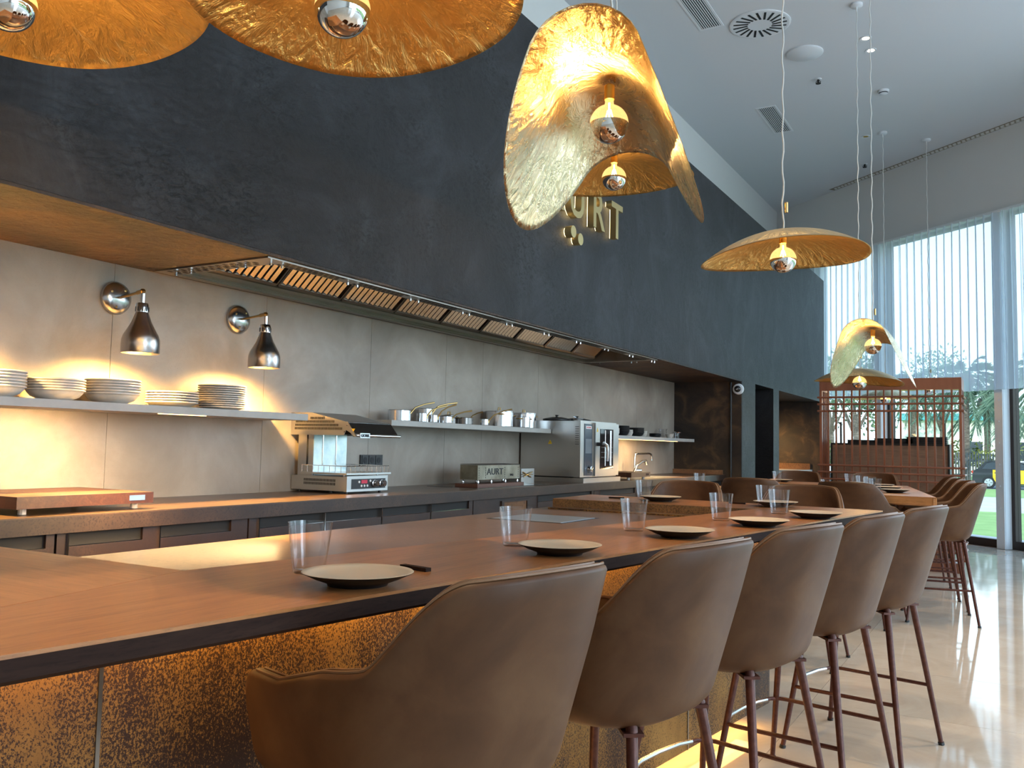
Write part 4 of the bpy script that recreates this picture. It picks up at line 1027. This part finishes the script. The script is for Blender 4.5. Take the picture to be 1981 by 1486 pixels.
def stool(x, y, face, label, group):
    global st0
    if st0 is not None and not st0.get('used'):
        st0['used'] = 1; o = st0
    else: o = copy_tree(stool_src)
    o.location = (x, y, 0); o.rotation_euler = (0, 0, face); o['label'] = label; o['group'] = group
    return o
stool_src = st0
FA = pi-radians(11)                      # facing the bar
NB = ['taupe leather bar stool nearest the camera, only its shell in view', 'second taupe leather bar stool from the camera at the near bar', 'third taupe leather bar stool from the camera, middle of the near bar row', 'fourth taupe leather bar stool from the camera at the near bar', 'fifth and farthest taupe leather bar stool of the near bar row']
for i in range(5):
    stool(-.967+.0955*i, 1.38+.64*i, FA+[.0, .02, -.02, .02, -.0][i], NB[i], 'leather bar stools along the near bar')
G2 = 'leather bar stools around the far ends of the bars'
stool(-1.86, 5.28, -pi/2+.03, 'orange lit leather stool facing the camera, left seat beyond the near bar', G2)
stool(-1.16, 5.34, -pi/2-.02, 'orange lit stool facing the camera, right seat beyond the near bar, behind two glasses', G2)
stool(-1.78, 6.93, pi/2, 'brown stool turned away, left seat of the far bar before the dark doorway', G2)
stool(-1.02, 6.80, pi/2-.2, 'brown stool turned away, right seat of the far bar near its corner', G2)
stool(-2.04, 9.38, -pi/2, 'small distant leather stool beyond the far bar, left of the copper screen', G2)
stool(-1.32, 9.55, -pi/2, 'small distant leather stool in front of the copper screen', G2)
G3 = 'leather bar stools along the right side of the far bar'
G3L = ['first taupe stool beside the far bar, its whole side in view by the window', 'second taupe stool beside the far bar, behind the first by the window', 'third taupe stool beside the far bar, mostly hidden', 'farthest taupe stool beside the far bar, nearest the copper screen']
for i in range(4):
    stool(-.545-.10*i, 7.25+.64*i, pi+.17, G3L[i], G3)
st0 = None

# ================================================================== TABLEWARE
PLATE = MB()
PLATE.mi = 1
PLATE.lathe([(0, .004), (.050, .004), (.052, 0), (.058, 0), (.060, .005), (.085, .014), (.107, .0245), (.1085, .026)], 48)
PLATE.mi = 0
PLATE.lathe([(.1085, .026), (.1075, .0268), (.098, .0235), (.075, .0195), (0, .0185)], 48)
PLATE = PLATE.mesh('plate', [M['plate_top'], M['plate_rim']], smooth=True, ang=60)
GL = MB().lathe([(0, .0), (.031, .0), (.0335, .003), (.040, .05), (.0468, .106), (.0455, .1065), (.0387, .05), (.0320, .010), (.028, .008), (0, .0075)], 40).mesh('water_glass', M['glass'], smooth=True, ang=60)
def plate(x, y, z, label, group, s=1.0):
    o = link('plate', PLATE, None, (x, y, z), (0, 0, random.uniform(0, 6))); o.scale = (s, s, s); return tag(o, label, 'plate', group)
def glass(x, y, z, label, group, s=1.0):
    o = link('water_glass', GL, None, (x, y, z), (0, 0, random.uniform(0, 6))); o.scale = (s, s, s); return tag(o, label, 'glass', group)
O5 = ['nearest', 'second', 'third', 'fourth', 'fifth']
pl5 = [(-1.124, 1.355), (-1.036, 2.05), (-.935, 2.683), (-.839, 3.275), (-.751, 3.848)]
gl5 = [(-1.308, 1.416), (-1.219, 2.137), (-1.131, 2.786), (-1.028, 3.436), (-.935, 3.998)]
for i in range(5):
    plate(pl5[i][0], pl5[i][1], BT, 'cream topped charcoal plate on the oak bar, %s place setting from the camera' % O5[i], 'plates along the near bar edge')
    glass(gl5[i][0], gl5[i][1], BT, 'clear tapered water glass on the oak bar, %s place setting from the camera' % O5[i], 'water glasses along the near bar edge')
plate(-1.66, 4.46, BT, 'cream topped charcoal plate at the far end of the near bar, left setting', 'plates at the far end of the near bar')
plate(-1.07, 4.50, BT, 'cream topped charcoal plate at the far end of the near bar, behind the paired glasses', 'plates at the far end of the near bar')
glass(-1.770, 4.50, BT, 'clear tapered water glass at the far end of the near bar, before the left orange stool', 'water glasses at the far end of the near bar')
glass(-1.100, 4.42, BT, 'clear tapered water glass at the far end of the near bar, behind the fifth front glass', 'water glasses at the far end of the near bar')
def rest(x, y, z, a, label):
    return tag(MB().box(-.042, .042, -.008, .008, 0, .008).build('cutlery_rest', M['wood_dark'], loc=(x, y, z), rot=(0, 0, a), bevel=.002), label, 'cutlery rest', 'small dark wooden cutlery rests')
rest(-1.158, 1.590, BT, -.2, 'small dark wooden cutlery rest behind the nearest plate')
rest(-1.93, 4.50, BT, .2, 'small dark wooden cutlery rest left of the far left glass')
rest(-1.28, 4.56, BT, .1, 'small dark wooden cutlery rest between the two far plates')
fb = [(-.84, 7.30), (-.95, 7.83), (-1.07, 8.35)]
for i, (x, y) in enumerate(fb):
    plate(x, y, B2, 'small looking charcoal plate on the far bar, %s of the three on its right side' % ['nearest', 'middle', 'farthest'][i], 'plates on the far bar')
for i, (x, y) in enumerate([(-.955, 7.12), (-1.02, 7.30), (-1.06, 7.62), (-1.16, 7.86)]):
    glass(x, y, B2, 'clear water glass in the row left of the far bar plates, %s from the camera' % ['first', 'second', 'third', 'fourth'][i], 'water glasses on the far bar')
plate(-2.02, 8.72, B2, 'charcoal plate on the far bar before the left distant stool', 'plates on the far bar')
plate(-1.33, 8.72, B2, 'charcoal plate on the far bar before the right distant stool', 'plates on the far bar')
glass(-2.02, 8.56, B2, 'clear water glass on the far bar by the left distant stool', 'water glasses on the far bar')
glass(-1.36, 8.52, B2, 'clear water glass on the far bar by the right distant stool', 'water glasses on the far bar')
glass(-1.51, 8.20, B2-.05, 'low looking glass on the far bar work surface', 'water glasses on the far bar')
glass(-2.28, 7.02, B2, 'clear water glass on the far bar against the dark doorway', 'water glasses on the far bar')

# ================================================================== PENDANTS
def shade_mesh(R, bowl, fold, sq=1.0, name='shade', t=.0025, m_in=None, m_out=None):
    """a beaten disc: bowl = depth of the dish, fold = end angle (deg) of the two wings, folded about the local Y axis"""
    NR, NT = 26, 96
    phi = radians(fold)
    def arc(v):                            # integrate the folded cross-section, v in metres along it
        n = 24; x = z = 0.; a = abs(v)
        for i in range(n):
            q = (i+.5)/n*a/R
            f = phi*min(1, q/.34) if fold > 30 else phi*q
            x += cos(f)*a/n; z -= sin(f)*a/n
        return (x if v >= 0 else -x), z
    def pt(r, th):
        u = r*R*sq*sin(th); v = r*R*cos(th)
        wob = 1+.012*sin(3*th+1)+.008*sin(5*th)
        x, z = arc(v*wob)
        z -= bowl*(r**2.2)*(1 if fold < 30 else abs(sin(th))**1.5)
        return Vector((x, u*wob, z))
    mb = MB(); uv = mb.bm.loops.layers.uv.new('UVMap')
    def surf(off, mi):
        rows = []
        for j in range(NR+1):
            r = j/NR; rows.append([pt(max(r, .001), 2*pi*i/NT)+Vector((0, 0, off)) for i in range(NT)])
        V = [[mb.bm.verts.new(p) for p in rw] for rw in rows]
        for j in range(NR):
            for i in range(NT):
                k = (i+1) % NT
                try: f = mb.bm.faces.new([V[j][i], V[j][k], V[j+1][k], V[j+1][i]])
                except ValueError: continue
                f.material_index = mi
                for lp, (a, b) in zip(f.loops, ((i, j), (i+1, j), (i+1, j+1), (i, j+1))): lp[uv].uv = (a/NT, b/NR)
        return V
    A = surf(0, 0); B = surf(t, 1)
    for i in range(NT):
        k = (i+1) % NT; f = mb.bm.faces.new([A[-1][i], A[-1][k], B[-1][k], B[-1][i]]); f.material_index = 1
    return mb.mesh(name, [m_in or M['gold_in'], m_out or M['gold_out']], smooth=True, recalc=False, ang=75)
BULB_A = MB().lathe([(.0625*sin(a), .0625*cos(a)) for a in [pi*.50-i*pi*.42/10 for i in range(11)]]+[(.014, .072), (.014, .085)], 32).mesh('bulb_glass', M['bulbglass'], smooth=True)
BULB_B = MB().lathe([(.0625*sin(a), .0625*cos(a)) for a in [pi*.50+i*pi*.5/14 for i in range(15)]], 32).mesh('mirror_cap', plain('chrome mirrored bulb cap', (.85, .83, .80), .03, 1), smooth=True)
FIL = MB().tube([(-.012, 0, .02), (-.006, 0, .045), (0, 0, .022), (.006, 0, .045), (.012, 0, .02)], .0022, 6).cyl((0, 0, .012), (0, 0, .07), .003, n=6).mesh('filament', M['filament'])
SOCK = MB().lathe([(0, .080), (.017, .080), (.017, .125), (.012, .130), (0, .131)], 20).mesh('socket', M['sock'], smooth=True)
def pendant(x, y, z, me, rot, label, lift=.13, cord_z=None, watt=9, dx=0, dy=0, rose=True):
    """z = bulb centre height above the eye"""
    t = thing('pendant_lamp', label, 'pendant lamp', (x, y, z+E), 0, 'gold pendant lamps over the bars')
    link('shade', me, t, (dx, dy, lift), rot)
    link('socket', SOCK, t); g_ = link('bulb', BULB_A, t); link('mirror_cap', BULB_B, g_); link('filament', FIL, g_)
    top = CZ-(z+E)
    cd = MB(); n = int((top-lift)/.05)
    cd.tube([(.004*sin(i*1.7), .004*cos(i*1.3), lift+(top-lift)*i/max(2, n)) for i in range(max(2, n)+1)], .0045, 6).build('cord', M['rope'], t, smooth=True)
    MB().cyl((.018, 0, lift-.01), (.018, 0, lift+.02), .004, n=6).lathe([(0, 0), (.008, 0), (.008, .05), (0, .05)], 10, (.016, 0, lift+.10)).build('cord_grip', M['brass'], t)
    if rose: MB().lathe([(0, top), (.055, top), (.055, top-.022), (.048, top-.028), (.006, top-.03), (.006, top-.07), (0, top-.07)], 28).build('ceiling_rose', M['whiteplastic'], t, smooth=True)
    light('pendant_glow', 'POINT', (x, y, z+E+.035), watt, (1.0, .62, .25), shadow_soft_size=.012)
    return t
DISC = shade_mesh(.395, .105, 8)
DISC2 = shade_mesh(.385, .105, 6); DISC3 = shade_mesh(.44, .10, 6)
TACO = shade_mesh(.585, .03, 68, sq=.74, m_in=M['silver_leaf'], m_out=M['silver_leaf'])
pendant(-2.057, 1.135, 1.020, DISC3, (0, radians(-2), radians(-35)), 'gold disc pendant lamp cut by the top left corner', dx=.02, lift=.165, watt=22)
pendant(-1.306, 1.458, .974, DISC2, (0, radians(-2), radians(-35)), 'gold disc pendant lamp at the top edge, second from the left', dx=.02, dy=.02, lift=.145, watt=20)
pendant(-1.13, 2.539, 1.041, TACO, (radians(-9), 0, radians(14)), 'big folded gold leaf pendant lamp in the centre top', lift=.145, watt=3.2)
pendant(-1.78, 4.07, 1.379, DISC, (0, 0, 0), 'gold disc pendant lamp seen just under the big folded lamp')
pendant(-.978, 4.271, .923, DISC, (0, radians(-3), radians(30)), 'gold disc pendant lamp right of centre over the near bar end')
pendant(-.985, 7.298, .833, TACO, (radians(-6), 0, radians(-2)), 'small folded silver gold leaf pendant lamp over the far bar', lift=.145, watt=3)
pendant(-1.294, 8.698, .654, DISC, (0, radians(3), radians(30)), 'gold disc pendant lamp just below the small folded lamp')
pendant(-1.534, 12.448, .711, DISC, (0, 0, 0), 'distant gold disc pendant lamp seen through the copper screen', watt=7)
pendant(-1.05, 13.0, .865, DISC, (0, 0, 0), 'distant pendant lamp hidden behind the copper band, only its cord and bulb in view', watt=5)

# ================================================================== COPPER SCREEN
t = thing('copper_screen', 'tall copper coloured lattice screen box with rod rails and solid top band', 'screen', (-1.22, 10.1, 0))
w2 = .70; dp = .45; zt = .80+E
MB().box(-w2, w2, 0, .02, zt-.122, zt).box(-w2, -w2+.02, .02, dp, zt-.122, zt).box(w2-.02, w2, .02, dp, zt-.122, zt).build('top_band', M['copper'], t, bevel=.002)
MB().box(-w2+.02, w2-.02, .0, dp, 0, .10).box(-w2, w2, -.002, .02, .0, .10).build('base_band', M['copper'], t)
vb = MB().box(-.009, .009, 0, .018, .10, zt-.122).mesh('bar', M['copper'])
for i in range(18): link('bar', vb, t, (-w2+.01+(2*w2-.02)*i/17, .001, 0))
cb = MB().box(-.013, .013, -.002, .024, 0, zt).mesh('corner_post', M['copper'])
for sx1 in (-1, 1):
    link('corner_post', cb, t, (sx1*(w2-.012), 0, 0))
    for k in range(1, 6): link('bar', vb, t, (sx1*(w2-.010), dp*k/5-.02, 0))
rr = MB().cyl((-w2-.022, -.012, 0), (w2+.022, -.012, 0), .011, n=8).mesh('rail', M['copper'], smooth=True)
rs = MB().cyl((0, -.015, 0), (0, dp+.01, 0), .011, n=8).mesh('side_rail', M['copper'], smooth=True)
for z in (.605, .530, .455, -.135, -.210, -.285, -.92, -.995, -1.07):
    link('rail', rr, t, (0, 0, z+E))
    for sx1 in (-1, 1): link('side_rail', rs, t, (sx1*(w2+.010), 0, z+E))
t = thing('service_cabinet', 'walnut service cabinet with dark frame behind the copper screen', 'cabinet', (-1.295, 10.72, 0))
MB().box(-.60, .60, 0, .42, .06, 1.295).build('body', M['cabwood'], t)
MB().box(-.62, -.60, -.01, .42, 0, 1.315).box(.60, .62, -.01, .42, 0, 1.315).box(-.60, .60, -.01, .42, 1.295, 1.315).box(-.60, .60, 0, .42, 0, .06).build('dark_frame', M['dark'], t)
for i, (x, w, h, n, lb) in enumerate([(-.295, .155, .020, 2, 'left'), (.10, .20, .020, 3, 'middle'), (.30, .20, .020, 4, 'right')]):
    for k in range(n):
        o = MB().box(-w, w, -.12, .12, 0, h-.001).box(-w-.012, w+.012, -.13, .13, h-.005, h-.001).build('serving_tray', M['blackmat'], loc=(-1.295+x, 10.93, 1.3152+k*h+(.0 if i != 2 else 0)))
        if i == 2: o.location.y += .0; o.location.x += .08
        if i == 1: o.location.x -= .06
        tag(o, 'black tray, %s of the %s pile on the walnut cabinet' % (nth(k, n), lb), 'tray', 'black trays on the service cabinet')
for x, h, lb in ((-1.84, .235, 'left'), (-.735, .225, 'right')):
    tag(MB().box(-.009, .009, -.02, .02, 0, h).box(-.028, .009, -.02, .02, h, h+.012).build('menu_post', M['frame'], loc=(x, 10.95, 1.3152)), 'thin dark upright post at the %s end of the walnut cabinet' % lb, 'post', 'thin posts on the service cabinet')

# ================================================================== OUTSIDE
GZ = -1.75+E
def ground(name, y0, y1, mat, z=GZ):
    # bands run roughly parallel to the road; the first starts beside the glass wall
    o = MB().prism([(-70, y0), (60, y0), (60, y1), (-70, y1)], z-.05, z).build(name, mat); o['kind'] = 'structure'; return o
o = MB().prism([tuple(wpt(-6, -.45).xy), tuple(wpt(18, -.45).xy), (60, 3), (60, 31.5), (-70, 31.5), (-70, 20)][::1], GZ-.05, GZ).build('ground_lawn', M['grass']); o['kind'] = 'structure'
o = MB().prism([tuple(wpt(-6, -.30).xy), tuple(wpt(18, -.30).xy), tuple(wpt(18, -2.2).xy), tuple(wpt(-6, -2.2).xy)], -.35, -.08).build('ground_terrace', M['pave']); o['kind'] = 'structure'
ground('ground_path', 31.5, 42.5, M['pave'], GZ+.01); ground('ground_verge', 42.5, 53, M['grass']); ground('ground_road', 53, 61.5, M['road'], GZ-.02); ground('ground_back', 61.5, 160, M['grass'])
def leaf_cloud(mb, c, r, n, size, rnd, flat=1.0):
    for _ in range(n):
        d = Vector((rnd.gauss(0, 1), rnd.gauss(0, 1), rnd.gauss(0, 1))).normalized(); k = rnd.random()**.45
        p = Vector(c)+Vector((d.x*r*k, d.y*r*k, d.z*r*k*flat))
        u = Vector((rnd.gauss(0, 1), rnd.gauss(0, 1), rnd.gauss(0, 1))).normalized()*size; v = u.orthogonal().normalized()*size*.5
        v.rotate(Matrix.Rotation(rnd.uniform(0, 6), 3, u))
        mb._f([mb.bm.verts.new(q) for q in (p-u, p-v, p+u, p+v)])
def palm(x, y, h, cr, label, seed):
    rnd = random.Random(seed); t = thing('palm_tree', label, 'palm tree', (x, y, GZ), 0, 'palm trees beyond the road')
    MB().tube([(0, 0, 0), (.05, 0, h*.5), (0, 0, h*.92)], [.26, .20, .24], 12).build('trunk', M['bark'], t, smooth=True)
    MB().lathe([(.22, h-1.3), (.62, h-.6), (.5, h-.1), (0, h)], 14).build('dead_frond_skirt', M['bark'], t, smooth=True)
    mb = MB()
    for i in range(64):
        a = rnd.uniform(0, 2*pi); el = rnd.uniform(-.9, 1.2); L = cr*rnd.uniform(.8, 1.1)
        d = Vector((cos(a)*cos(el), sin(a)*cos(el), sin(el))); side = Vector((-sin(a), cos(a), 0)); p = Vector((0, 0, h-.2))
        K = 9; prev = p
        for k in range(1, K+1):
            q = p+d*L*k/K+Vector((0, 0, -L*.55*(k/K)**2))
            if k > 3:                       # fan of drooping leaflets
                for s in (-1, 1):
                    for m_ in range(3):
                        b0 = prev.lerp(q, m_/3); w = .055; tip = b0+side*s*L*.20*(1.15-k/K)*rnd.uniform(.7, 1.2)+d*.15*L+Vector((0, 0, -rnd.uniform(.15, .45)*L*.4))
                        mb._f([mb.bm.verts.new(b0+Vector((0, 0, w))), mb.bm.verts.new(b0-Vector((0, 0, w))), mb.bm.verts.new(tip)])
            mb._f([mb.bm.verts.new(v) for v in (prev+side*.03, prev-side*.03, q-side*.03, q+side*.03)])
            prev = q
    o = mb.build('fronds', M['palm'], t, recalc=False); o['kind'] = 'stuff'
palm(-3.1, 64, 7.0, 3.0, 'palm tree with shaggy crown, first of the pair seen left of the steel column', 3)
palm(-2.15, 72.5, 6.0, 3.1, 'palm tree with shaggy crown, second of the pair seen left of the steel column', 4)
palm(1.50, 58, 6.6, 3.4, 'palm tree seen right of the steel column at the frame edge', 5)
palm(-7.4, 76, 7.5, 3.0, 'palm tree seen through the copper screen', 6)
def tree(x, y, h, r, label, seed, n=1500):
    rnd = random.Random(seed); t = thing('broadleaf_tree', label, 'tree', (x, y, GZ), 0, 'broadleaf trees beyond the road')
    tr = MB().tube([(0, 0, 0), (.1, 0, h*.35), (-.1, .1, h*.6)], [.28, .2, .12], 8)
    for k in range(5): a = k*1.3; tr.tube([(0, 0, h*.35), (cos(a)*r*.35, sin(a)*r*.35, h*.62), (cos(a)*r*.6, sin(a)*r*.6, h*.8)], [.12, .07, .03], 6)
    tr.build('trunk', M['bark'], t)
    mb = MB()
    for k in range(7): leaf_cloud(mb, (rnd.uniform(-.5, .5)*r, rnd.uniform(-.5, .5)*r, h*rnd.uniform(.55, .9)), r*.6, n//7, .16, rnd)
    o = mb.build('foliage', M['leaf'], t, recalc=False); o['kind'] = 'stuff'
tree(-9.0, 58.5, 8.0, 3.0, 'dark leafy tree seen through the middle of the copper screen', 11, 2200)
tree(-12.9, 72, 8.5, 3.0, 'dark leafy tree seen through the screen left of the window post', 12)
tree(-5.6, 79.5, 10.5, 3.2, 'tall leafy tree directly left of the pair of palms', 13, 1500)
tree(-19.4, 71, 7.5, 3.0, 'pale leafy tree seen through the left part of the screen', 14)
tree(3.8, 70, 9.5, 3.5, 'leafy tree at the right frame edge behind the palm', 15)
# hedge, paling fence, building
rnd = random.Random(21); mb = MB()
for k in range(60): leaf_cloud(mb, (-24+k*.6, 67.5+rnd.uniform(-.6, .6), GZ+.9+rnd.uniform(-.2, 1.0)), 1.1, 110, .14, rnd)
o = mb.build('shrub_border', M['hedge'], recalc=False); tag(o, 'sunlit shrub border behind the grey paling fence', 'shrubs', kind='stuff')
t = thing('paling_fence', 'grey vertical paling fence beyond the parked cars', 'fence', (-14, 62.5, GZ))
pme = MB().prism_dir([(-.05, 0, .05), (.05, 0, .05), (.05, 0, 1.85), (0, 0, 1.95), (-.05, 0, 1.85)], (0, .03, 0)).mesh('paling', M['fence'])
for i in range(150): link('paling', pme, t, (i*.16, 0, rnd.uniform(-.04, .04)))
MB().box(0, 24, .03, .08, .5, .58).box(0, 24, .03, .08, 1.4, 1.48).build('fence_rail', M['fence'], t)
t = thing('cream_building', 'low cream building with a teal roof edge behind the palms', 'building', (-9, 84, GZ))
MB().box(0, 18, 0, 8, 0, 4.7).build('wall', M['render'], t); MB().box(-.3, 18.3, -.3, 8, 4.7, 5.3).build('roof_edge', M['teal'], t)
for i in range(5): MB().box(1.2+i*3.4, 2.8+i*3.4, -.03, .02, 1.2, 2.9).build('window', M['carglass'], t)
# cars
def car(x, y, body, door, label, L=4.3, seed=0, face=1, wheels=True):
    t = thing('parked_car', label, 'car', (x, y, GZ-.02), 0, None)
    prof = [(0, .35), (.02, .75), (.12, .98), (.30, 1.08), (.62, 1.42), (.95, 1.50), (2.1, 1.50), (2.55, 1.38), (3.15, 1.02), (3.95, .88), (4.22, .70), (4.28, .40), (4.2, .25), (.1, .25)]
    P = [(p if face > 0 else L-p, q) for p, q in prof]
    def side(pts, y0_, y1_): return MB().prism_dir([(a, y0_, b) for a, b in pts], (0, y1_-y0_, 0))
    side(P, 0, 1.75).build('body', body, t, bevel=.06, seg=3)
    win = [(.50, 1.06), (.72, 1.36), (1.0, 1.43), (2.08, 1.43), (2.45, 1.33), (2.92, 1.05)]
    W1 = [(.50, 1.06), (.72, 1.36), (1.0, 1.43), (1.42, 1.43), (1.42, 1.04)]; W2 = [(1.48, 1.04), (1.48, 1.43), (2.08, 1.43), (2.45, 1.33), (2.92, 1.05)]
    for w_ in (W1, W2): side([(p if face > 0 else L-p, q) for p, q in w_], -.012, .0).build('side_window', M['carglass'], t)
    if door is not None:
        for a, b in ((1.0, 1.96), (1.98, 2.98)):
            pts = [(a+.16, .30), (b, .30), (b, 1.02), (a, 1.02), (a, .62)]
            d_ = side([(p if face > 0 else L-p, q) for p, q in pts], -.014, .0).build('door', door, t)
            side([(a+.08, .84), (a+.26, .84), (a+.26, .88), (a+.08, .88)], -.03, -.014).build('handle', M['carblack'], d_)
    for wx in (.80, 3.40):
        wx = wx if face > 0 else L-wx
        w_ = MB().lathe([(0, -.02), (.20, -.02), (.33, -.01), (.33, .18), (0, .18)], 24, (wx, 0, .33), Matrix.Rotation(-pi/2, 4, 'X')).build('wheel', M['tyre'], t)
        MB().lathe([(0, -.03), (.05, -.032), (.21, -.028), (.21, -.018), (0, -.018)], 20, (wx, 0, .33), Matrix.Rotation(-pi/2, 4, 'X')).build('hubcap', M['rim'], w_)
        sp_ = MB()
        for k in range(5): a = k*2*pi/5; sp_.obox((wx+.13*cos(a), -.0345, .33+.13*sin(a)), (.055*cos(a), 0, .055*sin(a)), (-.012*sin(a), 0, .012*cos(a)), (0, .002, 0))
        sp_.build('wheel_gap', M['tyre'], w_)
    MB().box(-.02 if face > 0 else L-.06, .06 if face > 0 else L+.02, .1, .4, .8, .95).build('lamp', plain('car lamp', (.5, .05, .03), .3), t)
    return t
car(-2.35, 54.2, M['carblack'], M['caryellow'], 'black and yellow taxi parked beyond the lawn')
car(-8.0, 55.4, M['carwhite'], None, 'white parked car seen left of the taxi', face=1)
car(-1.3, 58.6, M['carwhite'], None, 'white vehicle roof showing behind the taxi')
car(-13.6, 55.6, M['carwhite'], None, 'white parked car hidden mostly behind the copper screen')

# far right interior that only shows in reflections needs no objects; warm spots without fixtures, added to brighten bar, stools and floor
for x, y in ((-1.5, .9), (-1.2, 1.0), (-1.45, 4.25), (-1.6, 8.2), (-1.2, 3.2), (-.8, 6.4), (1.2, 3.0), (.7, 5.2), (.9, 7.6)):
    light('warm_fill_spot', 'SPOT', (x, y, CZ-.03), 190, (1, .74, .46), dir=(0, 0, -1), spot_size=radians(52), spot_blend=.7, shadow_soft_size=.05)
for o in list(C.objects):
    if o.type == 'EMPTY' and 'used' in o: del o['used']
